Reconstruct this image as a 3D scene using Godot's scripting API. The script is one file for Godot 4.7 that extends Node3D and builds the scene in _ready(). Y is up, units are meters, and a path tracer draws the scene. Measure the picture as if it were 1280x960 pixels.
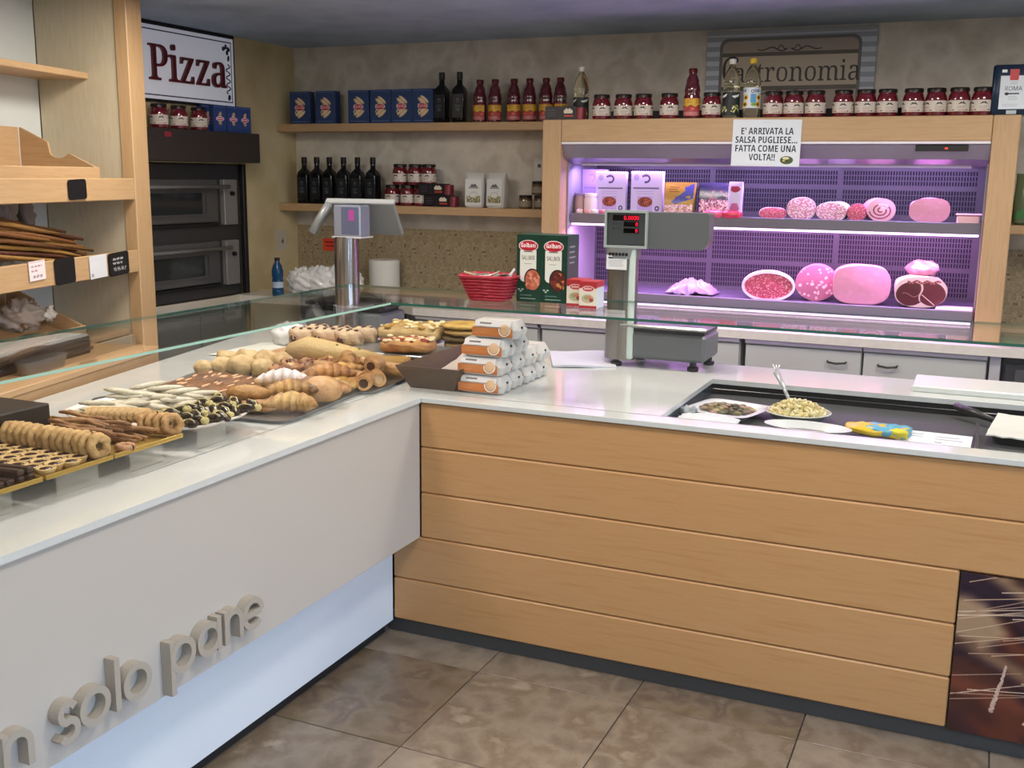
extends Node3D
# A bakery and delicatessen counter. Metres, y up, floor at y = 0.

var noise := FastNoiseLite.new()
var rng := RandomNumberGenerator.new()
var mats := {}
var sans := SystemFont.new()
var sans_bold := SystemFont.new()
var serif := SystemFont.new()
const ORD := ["first", "second", "third", "fourth", "fifth", "sixth", "seventh", "eighth", "ninth", "tenth", "eleventh", "twelfth", "thirteenth", "fourteenth", "fifteenth", "sixteenth"]
const COUNTER := 0.908
const FRIDGE_TOP := 1.955

# ------------------------------------------------------------------ mesh building
class B:
	var st := SurfaceTool.new()
	var x := Transform3D()
	var painted := false
	var c := Color.WHITE
	var paint = null
	var group := 0
	func _init():
		st.begin(Mesh.PRIMITIVE_TRIANGLES)
	func flat():
		st.set_smooth_group(-1)
	func smooth():
		group += 1
		st.set_smooth_group(group)
	func put(p: Vector3, uv: Vector2):
		if painted:
			st.set_color(paint.call(p) if paint != null else c)
		st.set_uv(uv)
		st.add_vertex(x * p)
	func tri(a: Vector3, b: Vector3, d: Vector3, out: Vector3, ua := Vector2(), ub := Vector2(), ud := Vector2()):
		if (b - a).cross(d - a).dot(out) > 0.0:
			put(a, ua); put(d, ud); put(b, ub)
		else:
			put(a, ua); put(b, ub); put(d, ud)
	func quad(p: Vector3, q: Vector3, r: Vector3, s: Vector3, out: Vector3, up := Vector2(), uq := Vector2(), ur := Vector2(), us := Vector2()):
		tri(p, q, r, out, up, uq, ur)
		tri(p, r, s, out, up, ur, us)
	func mesh() -> ArrayMesh:
		st.generate_normals()
		return st.commit()

func hexc(h: String) -> Color:
	return Color(h)

func lin(h: String) -> Color:
	return Color(h).srgb_to_linear()

func bx(b: B, c: Vector3, s: Vector3, ch := 0.002) -> B:
	b.flat()
	var h := s / 2.0
	var k: float = minf(ch, minf(h.x, minf(h.y, h.z)) * 0.8)
	for a in 3:
		var u := (a + 1) % 3
		var v := (a + 2) % 3
		for sg in [-1.0, 1.0]:
			var p := []
			var uvs := []
			for q in [[-1, -1], [1, -1], [1, 1], [-1, 1]]:
				var w := Vector3()
				w[a] = sg * h[a]
				w[u] = q[0] * (h[u] - k)
				w[v] = q[1] * (h[v] - k)
				p.append(c + w)
				if a == 2: uvs.append(Vector2(0.5 + w.x / s.x * sg, 0.5 - w.y / s.y))
				elif a == 0: uvs.append(Vector2(0.5 - w.z / s.z * sg, 0.5 - w.y / s.y))
				else: uvs.append(Vector2(0.5 + w.x / s.x, 0.5 + w.z / s.z))
			var n := Vector3()
			n[a] = sg
			b.quad(p[0], p[1], p[2], p[3], n, uvs[0], uvs[1], uvs[2], uvs[3])
	for a in 3:
		var u := (a + 1) % 3
		var v := (a + 2) % 3
		for su in [-1.0, 1.0]:
			for sv in [-1.0, 1.0]:
				var p := []
				for q in [[-1, 0], [1, 0], [1, 1], [-1, 1]]:
					var w := Vector3()
					w[a] = q[0] * (h[a] - k)
					w[u] = su * (h[u] - (k if q[1] == 1 else 0.0))
					w[v] = sv * (h[v] - (k if q[1] == 0 else 0.0))
					p.append(c + w)
				var n := Vector3()
				n[u] = su
				n[v] = sv
				b.quad(p[0], p[1], p[2], p[3], n)
	for sx in [-1.0, 1.0]:
		for sy in [-1.0, 1.0]:
			for sz in [-1.0, 1.0]:
				var n := Vector3(sx, sy, sz)
				b.tri(c + Vector3(sx * h.x, sy * (h.y - k), sz * (h.z - k)), c + Vector3(sx * (h.x - k), sy * h.y, sz * (h.z - k)), c + Vector3(sx * (h.x - k), sy * (h.y - k), sz * h.z), n)
	return b

func box(x0: float, x1: float, y0: float, y1: float, z0: float, z1: float, ch := 0.002) -> B:
	return bx(B.new(), Vector3((x0 + x1) / 2, (y0 + y1) / 2, (z0 + z1) / 2), Vector3(absf(x1 - x0), absf(y1 - y0), absf(z1 - z0)), ch)

func addbox(b: B, x0: float, x1: float, y0: float, y1: float, z0: float, z1: float, ch := 0.002) -> B:
	return bx(b, Vector3((x0 + x1) / 2, (y0 + y1) / 2, (z0 + z1) / 2), Vector3(absf(x1 - x0), absf(y1 - y0), absf(z1 - z0)), ch)

# profile of (radius, height) points, turned about y; a0..a1 in radians from +z
func lathe(b: B, prof: Array, n := 24, a0 := -PI, a1 := PI, o := Vector3()) -> B:
	b.smooth()
	var last := Vector2()
	for i in prof.size() - 1:
		var p: Vector2 = prof[i]
		var q: Vector2 = prof[i + 1]
		var d := (q - p).normalized()
		if i > 0 and absf(last.angle_to(d)) > 0.6: b.smooth()
		last = d
		for j in n:
			var s0 := float(j) / n
			var s1 := float(j + 1) / n
			var A := a0 + (a1 - a0) * s0
			var C := a0 + (a1 - a0) * s1
			var m := (A + C) / 2
			var out := Vector3(d.y * sin(m), -d.x, d.y * cos(m))
			var v0 := 1.0 - float(i) / (prof.size() - 1)
			var v1 := 1.0 - float(i + 1) / (prof.size() - 1)
			var pa := o + Vector3(p.x * sin(A), p.y, p.x * cos(A))
			var pb := o + Vector3(p.x * sin(C), p.y, p.x * cos(C))
			var qa := o + Vector3(q.x * sin(A), q.y, q.x * cos(A))
			var qb := o + Vector3(q.x * sin(C), q.y, q.x * cos(C))
			if q.x > 0.00001: b.tri(pa, qb, qa, out, Vector2(s0, v0), Vector2(s1, v1), Vector2(s0, v1))
			if p.x > 0.00001: b.tri(pa, pb, qb, out, Vector2(s0, v0), Vector2(s1, v0), Vector2(s1, v1))
	return b

# rings [y, half width, half depth, squareness, cx, cz] stacked along y and capped
func loft(b: B, rings: Array, n := 24, wob := 0.0, seed_ := 0.0) -> B:
	var pts := []
	for r in rings:
		var row := []
		var e: float = 2.0 / r[3]
		for j in n:
			var t := TAU * j / n
			var cx: float = r[4] if r.size() > 4 else 0.0
			var cz: float = r[5] if r.size() > 5 else 0.0
			var p := Vector3(cx + r[1] * signf(sin(t)) * pow(absf(sin(t)), e), r[0], cz + r[2] * signf(cos(t)) * pow(absf(cos(t)), e))
			if wob > 0.0:
				p += Vector3(noise.get_noise_3d(p.x * 900 + seed_, p.y * 900, p.z * 900), 0, noise.get_noise_3d(p.x * 900, p.y * 900 + seed_ + 50, p.z * 900)) * wob
			row.append(p)
		pts.append(row)
	b.smooth()
	var last := 0.0
	for i in rings.size() - 1:
		var a: Array = rings[i]
		var c: Array = rings[i + 1]
		var ang := atan2(c[0] - a[0], c[1] - a[1])
		if i > 0 and absf(ang - last) > 0.75: b.smooth()
		last = ang
		for j in n:
			var k := (j + 1) % n
			var mid: Vector3 = (pts[i][j] + pts[i][k] + pts[i + 1][j] + pts[i + 1][k]) / 4.0
			var axis := Vector3((a[4] if a.size() > 4 else 0.0), mid.y, (a[5] if a.size() > 5 else 0.0))
			var out := mid - axis
			if absf(a[1] - c[1]) > absf(c[0] - a[0]) * 4.0: out = Vector3(0, signf(a[1] - c[1]) * signf(c[0] - a[0] + 0.000001), 0)
			var v0 := 1.0 - float(i) / (rings.size() - 1)
			var v1 := 1.0 - float(i + 1) / (rings.size() - 1)
			b.quad(pts[i][j], pts[i][k], pts[i + 1][k], pts[i + 1][j], out, Vector2(float(j) / n, v0), Vector2(float(j + 1) / n, v0), Vector2(float(j + 1) / n, v1), Vector2(float(j) / n, v1))
	b.flat()
	for end in [0, rings.size() - 1]:
		var mid := Vector3()
		for p in pts[end]: mid += p / float(n)
		for j in n:
			b.tri(mid, pts[end][j], pts[end][(j + 1) % n], Vector3(0, -1 if end == 0 else 1, 0))
	return b

func tube(b: B, pts: Array, rad, n := 8, cap := true) -> B:
	b.smooth()
	var rings := []
	var up := Vector3(0.13, 1, 0.07)
	for i in pts.size():
		var t: Vector3 = (pts[mini(i + 1, pts.size() - 1)] - pts[maxi(i - 1, 0)]).normalized()
		var s := t.cross(up)
		if s.length() < 0.05: s = t.cross(Vector3(1, 0, 0.1))
		s = s.normalized()
		up = s.cross(t).normalized()
		var r: float = rad[i] if rad is Array else rad
		var row := []
		for j in n:
			row.append(pts[i] + (s * cos(TAU * j / n) + up * sin(TAU * j / n)) * r)
		rings.append(row)
	for i in pts.size() - 1:
		for j in n:
			var k := (j + 1) % n
			var mid: Vector3 = (rings[i][j] + rings[i][k] + rings[i + 1][j] + rings[i + 1][k]) / 4.0
			b.quad(rings[i][j], rings[i][k], rings[i + 1][k], rings[i + 1][j], mid - (pts[i] + pts[i + 1]) / 2.0)
	if cap:
		for e in [0, pts.size() - 1]:
			var out: Vector3 = pts[e] - pts[1 if e == 0 else e - 1]
			for j in n: b.tri(pts[e], rings[e][j], rings[e][(j + 1) % n], out)
	return b

func blob(b: B, c: Vector3, r: Vector3, amp := 0.0, freq := 20.0, sd := 0.0, nu := 18, nv := 10, flat_at := -2.0, sq := 2.0) -> B:
	b.smooth()
	var g := []
	for i in nv + 1:
		var row := []
		var th := PI * i / nv
		for j in nu:
			var ph := TAU * j / nu
			var d := Vector3(sin(th) * sin(ph), cos(th), sin(th) * cos(ph))
			var f := 1.0
			if sq != 2.0: f = 1.0 / pow(pow(absf(d.x), sq) + pow(absf(d.y), sq) + pow(absf(d.z), sq), 1.0 / sq)
			var p := d * f * r
			p += d * amp * noise.get_noise_3d(p.x * freq * 100.0 + sd, p.y * freq * 100.0 + sd * 0.7, p.z * freq * 100.0 - sd)
			if p.y < flat_at * r.y: p.y = flat_at * r.y
			row.append(c + p)
		g.append(row)
	for i in nv:
		for j in nu:
			var k := (j + 1) % nu
			var out: Vector3 = (g[i][j] + g[i + 1][k] + g[i][k] + g[i + 1][j]) / 4.0 - c
			var u0 := float(j) / nu
			var u1 := float(j + 1) / nu
			if i < nv - 1: b.tri(g[i][j], g[i + 1][j], g[i + 1][k], out, Vector2(u0, float(i) / nv), Vector2(u0, float(i + 1) / nv), Vector2(u1, float(i + 1) / nv))
			if i > 0: b.tri(g[i][j], g[i + 1][k], g[i][k], out, Vector2(u0, float(i) / nv), Vector2(u1, float(i + 1) / nv), Vector2(u1, float(i) / nv))
	return b

# polygon in the xy plane pushed from z0 to z1
func prism(b: B, poly: PackedVector2Array, z0: float, z1: float) -> B:
	b.flat()
	var p := poly
	if Geometry2D.is_polygon_clockwise(p): p.reverse()
	var idx := Geometry2D.triangulate_polygon(p)
	for t in range(0, idx.size(), 3):
		for z in [z0, z1]:
			b.tri(Vector3(p[idx[t]].x, p[idx[t]].y, z), Vector3(p[idx[t + 1]].x, p[idx[t + 1]].y, z), Vector3(p[idx[t + 2]].x, p[idx[t + 2]].y, z), Vector3(0, 0, 1 if z == maxf(z0, z1) else -1))
	for i in p.size():
		var q := p[(i + 1) % p.size()]
		var d := q - p[i]
		var out := Vector3(d.y, -d.x, 0)
		if Geometry2D.is_polygon_clockwise(p): out = -out
		b.quad(Vector3(p[i].x, p[i].y, z0), Vector3(q.x, q.y, z0), Vector3(q.x, q.y, z1), Vector3(p[i].x, p[i].y, z1), out)
	return b

# a box-section ribbon along a path in the xy plane, from z0 to z1 (letters, rims)
func ribbon(b: B, path: Array, w: float, z0: float, z1: float, closed := false) -> B:
	b.flat()
	var l := []
	var r := []
	var n := path.size()
	for i in n:
		var pv: Vector2 = path[(i - 1 + n) % n] if closed else path[maxi(i - 1, 0)]
		var nx: Vector2 = path[(i + 1) % n] if closed else path[mini(i + 1, n - 1)]
		var t := (nx - pv).normalized()
		var s := Vector2(-t.y, t.x) * w / 2.0
		l.append(path[i] + s)
		r.append(path[i] - s)
	var zf := func(v: Vector2, z: float) -> Vector3: return Vector3(v.x, v.y, z)
	for i in (n if closed else n - 1):
		var k := (i + 1) % n
		var a: Vector2 = l[i] - r[i]
		b.quad(zf.call(l[i], z1), zf.call(l[k], z1), zf.call(r[k], z1), zf.call(r[i], z1), Vector3(0, 0, 1))
		b.quad(zf.call(l[i], z0), zf.call(l[k], z0), zf.call(r[k], z0), zf.call(r[i], z0), Vector3(0, 0, -1))
		b.quad(zf.call(l[i], z0), zf.call(l[k], z0), zf.call(l[k], z1), zf.call(l[i], z1), Vector3(a.x, a.y, 0))
		b.quad(zf.call(r[i], z0), zf.call(r[k], z0), zf.call(r[k], z1), zf.call(r[i], z1), Vector3(-a.x, -a.y, 0))
	if not closed:
		for e in [0, n - 1]:
			var o: Vector2 = path[e] - path[1 if e == 0 else e - 1]
			b.quad(zf.call(l[e], z0), zf.call(r[e], z0), zf.call(r[e], z1), zf.call(l[e], z1), Vector3(o.x, o.y, 0))
	return b

# a sheet of thickness t below f(u, v)
func sheet(b: B, nx: int, ny: int, f: Callable, t: Vector3) -> B:
	b.smooth()
	var g := []
	for i in nx + 1:
		var row := []
		for j in ny + 1: row.append(f.call(float(i) / nx, float(j) / ny))
		g.append(row)
	for i in nx:
		for j in ny:
			var uv := [Vector2(float(i) / nx, float(j) / ny), Vector2(float(i + 1) / nx, float(j) / ny), Vector2(float(i + 1) / nx, float(j + 1) / ny), Vector2(float(i) / nx, float(j + 1) / ny)]
			b.quad(g[i][j], g[i + 1][j], g[i + 1][j + 1], g[i][j + 1], -t, uv[0], uv[1], uv[2], uv[3])
	b.smooth()
	for i in nx:
		for j in ny:
			b.quad(g[i][j] + t, g[i + 1][j] + t, g[i + 1][j + 1] + t, g[i][j + 1] + t, t)
	b.flat()
	var mid: Vector3 = g[nx / 2][ny / 2]
	for i in nx:
		for j in [0, ny]:
			b.quad(g[i][j], g[i + 1][j], g[i + 1][j] + t, g[i][j] + t, g[i][j] - mid)
	for j in ny:
		for i in [0, nx]:
			b.quad(g[i][j], g[i][j + 1], g[i][j + 1] + t, g[i][j] + t, g[i][j] - mid)
	return b

func arc(c: Vector2, r: float, a0: float, a1: float, n := 20, ry := -1.0) -> Array:
	var out := []
	for i in n + 1:
		var a := deg_to_rad(a0 + (a1 - a0) * i / n)
		out.append(c + Vector2(cos(a) * r, sin(a) * (r if ry < 0 else ry)))
	return out

func rounded(w: float, h: float, r: float, n := 5) -> PackedVector2Array:
	var p := PackedVector2Array()
	for q in [[1, 1, 0], [-1, 1, 90], [-1, -1, 180], [1, -1, 270]]:
		for v in arc(Vector2(q[0] * (w / 2 - r), q[1] * (h / 2 - r)), r, q[2], q[2] + 90, n): p.append(v)
	return p

# ------------------------------------------------------------------ nodes
func thing(called: String, label: String, category: String, at := Vector3.ZERO, turn := 0.0, group := "") -> Node3D:
	var o := Node3D.new()
	o.name = called
	add_child(o, true)
	o.position = at
	o.rotation.y = turn
	o.set_meta("label", label)
	o.set_meta("category", category)
	if group: o.set_meta("group", group)
	return o

func part(parent: Node3D, called: String, shape, material: Material, at := Transform3D(), label := "", kind := "") -> MeshInstance3D:
	var o := MeshInstance3D.new()
	o.name = called
	o.mesh = shape.mesh() if shape is B else shape
	o.material_override = material
	o.transform = at
	parent.add_child(o, true)
	if label: o.set_meta("label", label)
	if kind: o.set_meta("kind", kind)
	return o

func single(called: String, shape, material: Material, label: String, category: String, at := Transform3D(), group := "") -> MeshInstance3D:
	var o := part(self, called, shape, material, at, label)
	o.set_meta("category", category)
	if group: o.set_meta("group", group)
	return o

func struct(called: String, shape, material: Material, at := Transform3D()) -> MeshInstance3D:
	return part(self, called, shape, material, at, "", "structure")

func dup(t: Node3D, called: String, at: Vector3, turn: float, label: String) -> Node3D:
	var r: Node3D = t.duplicate()
	r.name = called
	add_child(r, true)
	r.position = at
	r.rotation = Vector3(0, turn, 0)
	r.set_meta("label", label)
	return r

func pos(x: float, y: float, z: float) -> Transform3D:
	return Transform3D(Basis(), Vector3(x, y, z))

func pose(x: float, y: float, z: float, rx := 0.0, ry := 0.0, rz := 0.0, s := 1.0) -> Transform3D:
	return Transform3D(Basis.from_euler(Vector3(deg_to_rad(rx), deg_to_rad(ry), deg_to_rad(rz))).scaled(Vector3(s, s, s)), Vector3(x, y, z))

# ------------------------------------------------------------------ materials
func mat(h: String, rough := 0.6, metal := 0.0, spec := 0.5) -> StandardMaterial3D:
	var key := "%s %s %s %s" % [h, rough, metal, spec]
	if not mats.has(key):
		var m := StandardMaterial3D.new()
		m.albedo_color = hexc(h)
		m.roughness = rough
		m.metallic = metal
		m.metallic_specular = spec
		mats[key] = m
	return mats[key]

func glow(h: String, e: float) -> StandardMaterial3D:
	var m := StandardMaterial3D.new()
	m.albedo_color = hexc(h)
	m.emission_enabled = true
	m.emission = hexc(h)
	m.emission_energy_multiplier = e
	return m

func pane(h: String, alpha: float, rough := 0.02) -> StandardMaterial3D:
	var m := StandardMaterial3D.new()
	m.albedo_color = Color(hexc(h), alpha)
	m.transparency = BaseMaterial3D.TRANSPARENCY_ALPHA
	m.roughness = rough
	return m

func noise_tex(freq: float, cols: Array, octaves := 4, sd := 1, size := 512, kind := FastNoiseLite.TYPE_SIMPLEX_SMOOTH, warp := 0.0) -> NoiseTexture2D:
	var t := NoiseTexture2D.new()
	var n := FastNoiseLite.new()
	n.noise_type = kind
	n.frequency = freq
	n.fractal_octaves = octaves
	if warp > 0.0:
		n.domain_warp_enabled = true
		n.domain_warp_amplitude = warp
		n.domain_warp_frequency = 0.012
	n.seed = sd
	t.noise = n
	t.width = size
	t.height = size
	t.seamless = true
	if cols.size():
		var g := Gradient.new()
		var offs := PackedFloat32Array()
		var cs := PackedColorArray()
		for i in cols.size():
			offs.append(float(i) / (cols.size() - 1))
			cs.append(hexc(cols[i]))
		g.offsets = offs
		g.colors = cs
		t.color_ramp = g
	return t

func surf(tex: Texture2D, scale: Vector3, rough: float, bump: Texture2D = null, depth := 0.0, world := false) -> StandardMaterial3D:
	var m := StandardMaterial3D.new()
	m.albedo_texture = tex
	m.uv1_triplanar = true
	m.uv1_world_triplanar = world
	m.uv1_scale = scale
	m.roughness = rough
	if bump:
		m.heightmap_enabled = true
		m.heightmap_texture = bump
		m.heightmap_scale = depth
	return m

func food(rough := 0.6) -> StandardMaterial3D:
	var key := "food %s" % rough
	if not mats.has(key):
		var m := StandardMaterial3D.new()
		m.vertex_color_use_as_albedo = true
		m.roughness = rough
		m.heightmap_enabled = true
		m.heightmap_texture = mats["food_bump"]
		m.heightmap_scale = 0.25
		m.uv1_triplanar = true
		m.uv1_scale = Vector3(9, 9, 9)
		mats[key] = m
	return mats[key]

# crust that varies between two colours of the bake
func crust(a: String, b: String, f := 40.0, sd := 0.0) -> B:
	var o := B.new()
	o.painted = true
	var ca := lin(a) * 0.62
	var cb := lin(b) * 0.86
	o.paint = func(p: Vector3) -> Color: return ca.lerp(cb, clampf(0.5 + 1.1 * noise.get_noise_3d(p.x * f * 40 + sd, p.y * f * 40, p.z * f * 40 + sd) + 0.7 * noise.get_noise_3d(p.x * f * 150, p.y * f * 150 + sd, p.z * f * 150), 0, 1))
	return o

# ------------------------------------------------------------------ print
func canvas(w: int, h: int, c: String) -> Image:
	var im := Image.create(w, h, false, Image.FORMAT_RGB8)
	im.fill(hexc(c))
	return im

func rect(im: Image, x: float, y: float, w: float, h: float, c: String):
	im.fill_rect(Rect2i(int(x), int(y), int(w), int(h)), hexc(c))

func oval(im: Image, cx: float, cy: float, rx: float, ry: float, c: String, turn := 0.0):
	var k := hexc(c)
	var m := maxf(rx, ry)
	for y in range(maxi(0, int(cy - m)), mini(im.get_height(), int(cy + m) + 2)):
		for x in range(maxi(0, int(cx - m)), mini(im.get_width(), int(cx + m) + 2)):
			var p := Vector2(x - cx, y - cy).rotated(-turn)
			if p.x * p.x / (rx * rx) + p.y * p.y / (ry * ry) <= 1.0: im.set_pixel(x, y, k)

func poly(im: Image, pts: Array, c: String):
	var k := hexc(c)
	var pv := PackedVector2Array(pts)
	var lo: Vector2 = pts[0]
	var hi: Vector2 = pts[0]
	for p in pts:
		lo = Vector2(minf(lo.x, p.x), minf(lo.y, p.y))
		hi = Vector2(maxf(hi.x, p.x), maxf(hi.y, p.y))
	for y in range(maxi(0, int(lo.y)), mini(im.get_height(), int(hi.y) + 1)):
		for x in range(maxi(0, int(lo.x)), mini(im.get_width(), int(hi.x) + 1)):
			if Geometry2D.is_point_in_polygon(Vector2(x + 0.5, y + 0.5), pv): im.set_pixel(x, y, k)

func specks(im: Image, n: int, x: float, y: float, w: float, h: float, cols: Array, r0: float, r1: float):
	for i in n:
		var r := rng.randf_range(r0, r1)
		oval(im, x + rng.randf() * w, y + rng.randf() * h, r, r * rng.randf_range(0.6, 1.2), cols[rng.randi() % cols.size()], rng.randf() * PI)

func text_mesh(t: String, font: Font, h: float, depth: float, step := 1.0) -> TextMesh:
	var m := TextMesh.new()
	m.text = t
	m.font = font
	m.font_size = 64
	m.pixel_size = h / 64.0
	m.depth = depth
	m.curve_step = step
	return m

# lettering printed into an image: the triangles of a TextMesh, filled
func ink(im: Image, t: String, cx: float, cy: float, h: float, c: String, font: Font, squeeze := 1.0, turn := 0.0):
	var arr := text_mesh(t, font, h, 0.0, 2.0).get_mesh_arrays()
	if arr.is_empty(): return
	var v: PackedVector3Array = arr[Mesh.ARRAY_VERTEX]
	var idx: PackedInt32Array = arr[Mesh.ARRAY_INDEX]
	var k := hexc(c)
	for i in range(0, idx.size(), 3):
		var q := []
		for j in 3:
			var p := v[idx[i + j]]
			q.append(Vector2(p.x * squeeze, -p.y).rotated(turn) + Vector2(cx, cy))
		var lo: Vector2 = q[0].min(q[1]).min(q[2])
		var hi: Vector2 = q[0].max(q[1]).max(q[2])
		for y in range(maxi(0, int(lo.y)), mini(im.get_height(), int(hi.y) + 1)):
			for x in range(maxi(0, int(lo.x)), mini(im.get_width(), int(hi.x) + 1)):
				if Geometry2D.point_is_inside_triangle(Vector2(x + 0.5, y + 0.5), q[0], q[1], q[2]): im.set_pixel(x, y, k)

func printed(im: Image, rough := 0.5) -> StandardMaterial3D:
	var m := StandardMaterial3D.new()
	m.albedo_texture = ImageTexture.create_from_image(im)
	m.roughness = rough
	m.texture_repeat = false
	return m

func lines(im: Image, x: float, y: float, w: float, n: int, gap: float, c: String):
	for i in n: rect(im, x + rng.randf() * w * 0.1, y + i * gap, w * rng.randf_range(0.7, 0.95), maxf(1, gap * 0.35), c)

# a line of handwriting too small to read
func scribble(im: Image, x: float, y: float, w: float, h: float, c: String):
	var k := hexc(c)
	var a := 0.0
	for i in int(w * 3):
		var f := i / 3.0
		if int(f / 5.0) % 4 == 3: continue
		a = sin(f * 0.9 + y) * h * 0.3 + sin(f * 2.3 + x) * h * 0.2
		var px := int(x + f)
		var py := int(y + a)
		if px >= 0 and py >= 0 and px < im.get_width() - 1 and py < im.get_height() - 1:
			im.fill_rect(Rect2i(px, py, 2, 2), k)

func _ready():
	# ---------------------------------------------------------------- camera, sky, light
	var cam := Camera3D.new()
	cam.name = "camera"
	add_child(cam)
	cam.position = Vector3(1.7626, 1.67, 3.2181)
	cam.rotation_degrees = Vector3(-11.042, 23.66, 0.6816)
	cam.fov = 39.61
	cam.near = 0.05
	var env := Environment.new()
	env.background_mode = Environment.BG_SKY
	var sky := Sky.new()
	var ps := ProceduralSkyMaterial.new()
	ps.sky_top_color = hexc("#6f9fd8")
	ps.sky_horizon_color = hexc("#cfe2f5")
	ps.ground_bottom_color = hexc("#8a8d90")
	ps.ground_horizon_color = hexc("#c2ced8")
	ps.sky_energy_multiplier = 2.6
	ps.ground_energy_multiplier = 1.6
	sky.sky_material = ps
	env.sky = sky
	env.tonemap_mode = Environment.TONE_MAPPER_LINEAR
	env.tonemap_exposure = 0.85
	env.sdfgi_enabled = true
	env.ssao_enabled = true
	env.ssil_enabled = true
	var we := WorldEnvironment.new()
	we.name = "surroundings"
	we.environment = env
	add_child(we)
	var lamp_spots := [Vector3(-1.1, 2.44, -0.35), Vector3(0.5, 2.44, -0.8), Vector3(2.0, 2.44, -0.8), Vector3(-0.5, 2.44, 0.9), Vector3(1.2, 2.44, 1.0), Vector3(3.0, 2.44, 0.6), Vector3(1.0, 2.44, 2.9), Vector3(3.0, 2.44, 3.0)]
	var lamp_power := [2.2, 2.0, 2.2, 2.2, 2.6, 2.2, 2.2, 2.0]
	for i in lamp_spots.size():
		var a := AreaLight3D.new()
		a.name = "ceiling_light_lamp"
		a.area_size = Vector2(0.4, 0.4)
		a.light_energy = lamp_power[i]
		a.light_color = hexc("#fff4e6")
		a.shadow_enabled = true
		a.area_range = 12.0
		a.position = lamp_spots[i] - Vector3(0, 0.03, 0)
		a.rotation_degrees = Vector3(-90, 0, 0)
		add_child(a, true)

	# ---------------------------------------------------------------- shared
	noise.seed = 11
	noise.frequency = 0.01
	noise.noise_type = FastNoiseLite.TYPE_SIMPLEX_SMOOTH
	rng.seed = 4242
	sans.font_names = ["Droid Sans"]
	sans_bold.font_names = ["Droid Sans"]
	sans_bold.font_weight = 700
	serif.font_names = ["Droid Serif"]
	mats["food_bump"] = noise_tex(0.03, [], 4, 9, 256)
	var wood_cols := ["#b38453", "#ba8c5b", "#bf9362", "#bc8e5d", "#c39766"]
	var wood_grain := noise_tex(0.012, wood_cols, 5, 3)
	var wood_bump := noise_tex(0.03, [], 4, 5)
	mats["wood_x"] = surf(wood_grain, Vector3(0.4, 6.5, 6.5), 0.42, wood_bump, 0.01)
	mats["wood_y"] = surf(wood_grain, Vector3(6.5, 0.4, 6.5), 0.45, wood_bump, 0.01)
	mats["wood_x2"] = surf(wood_grain, Vector3(0.4, 6.5, 6.5), 0.45, wood_bump, 0.01)
	mats["wood_x2"].uv1_offset = Vector3(0.37, 0.61, 0.2)
	var birch := noise_tex(0.012, ["#b08f66", "#b99870", "#be9e77", "#b6956d", "#c2a37c"], 5, 14)
	mats["birch_x"] = surf(birch, Vector3(0.4, 6.5, 6.5), 0.45, wood_bump, 0.01)
	mats["birch_y"] = surf(birch, Vector3(6.5, 0.4, 6.5), 0.45, wood_bump, 0.01)
	mats["pale_y"] = surf(noise_tex(0.012, ["#bcb196", "#c9bea4", "#c2b79d", "#d0c6ad"], 4, 8), Vector3(4, 0.5, 4), 0.5)
	mats["slab"] = surf(noise_tex(0.05, ["#c8ccca", "#ccd0ce", "#caceca"], 3, 12, 256), Vector3(2, 2, 2), 0.1)
	mats["greige"] = mat("#bcb7af", 0.35)
	mats["laminate"] = mat("#dde6ee", 0.3)
	mats["kick"] = mat("#4b4a47", 0.6)
	mats["steel"] = mat("#a9a8a6", 0.28, 0.9)
	mats["black"] = mat("#141416", 0.4)
	mats["glass"] = pane("#e8f4ef", 0.003)
	mats["glass_edge"] = mat("#2f5f52", 0.12)
	mats["glass_edge_pale"] = mat("#a3cbb9", 0.12)
	mats["glass_front"] = pane("#e8f4ef", 0.003)
	mats["glass_front"].metallic_specular = 0.3
	mats["glass"].metallic_specular = 0.45
	room()
	counters()
	fridge()
	shelves()
	oven()
	bread_unit()
	glass_cases()
	wall_signs()
	rice_art()
	bottles_and_jars()
	fridge_goods()
	back_worktop_goods()
	scales()
	counter_goods()
	pastries()
	salads()
	lettering()

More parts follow.
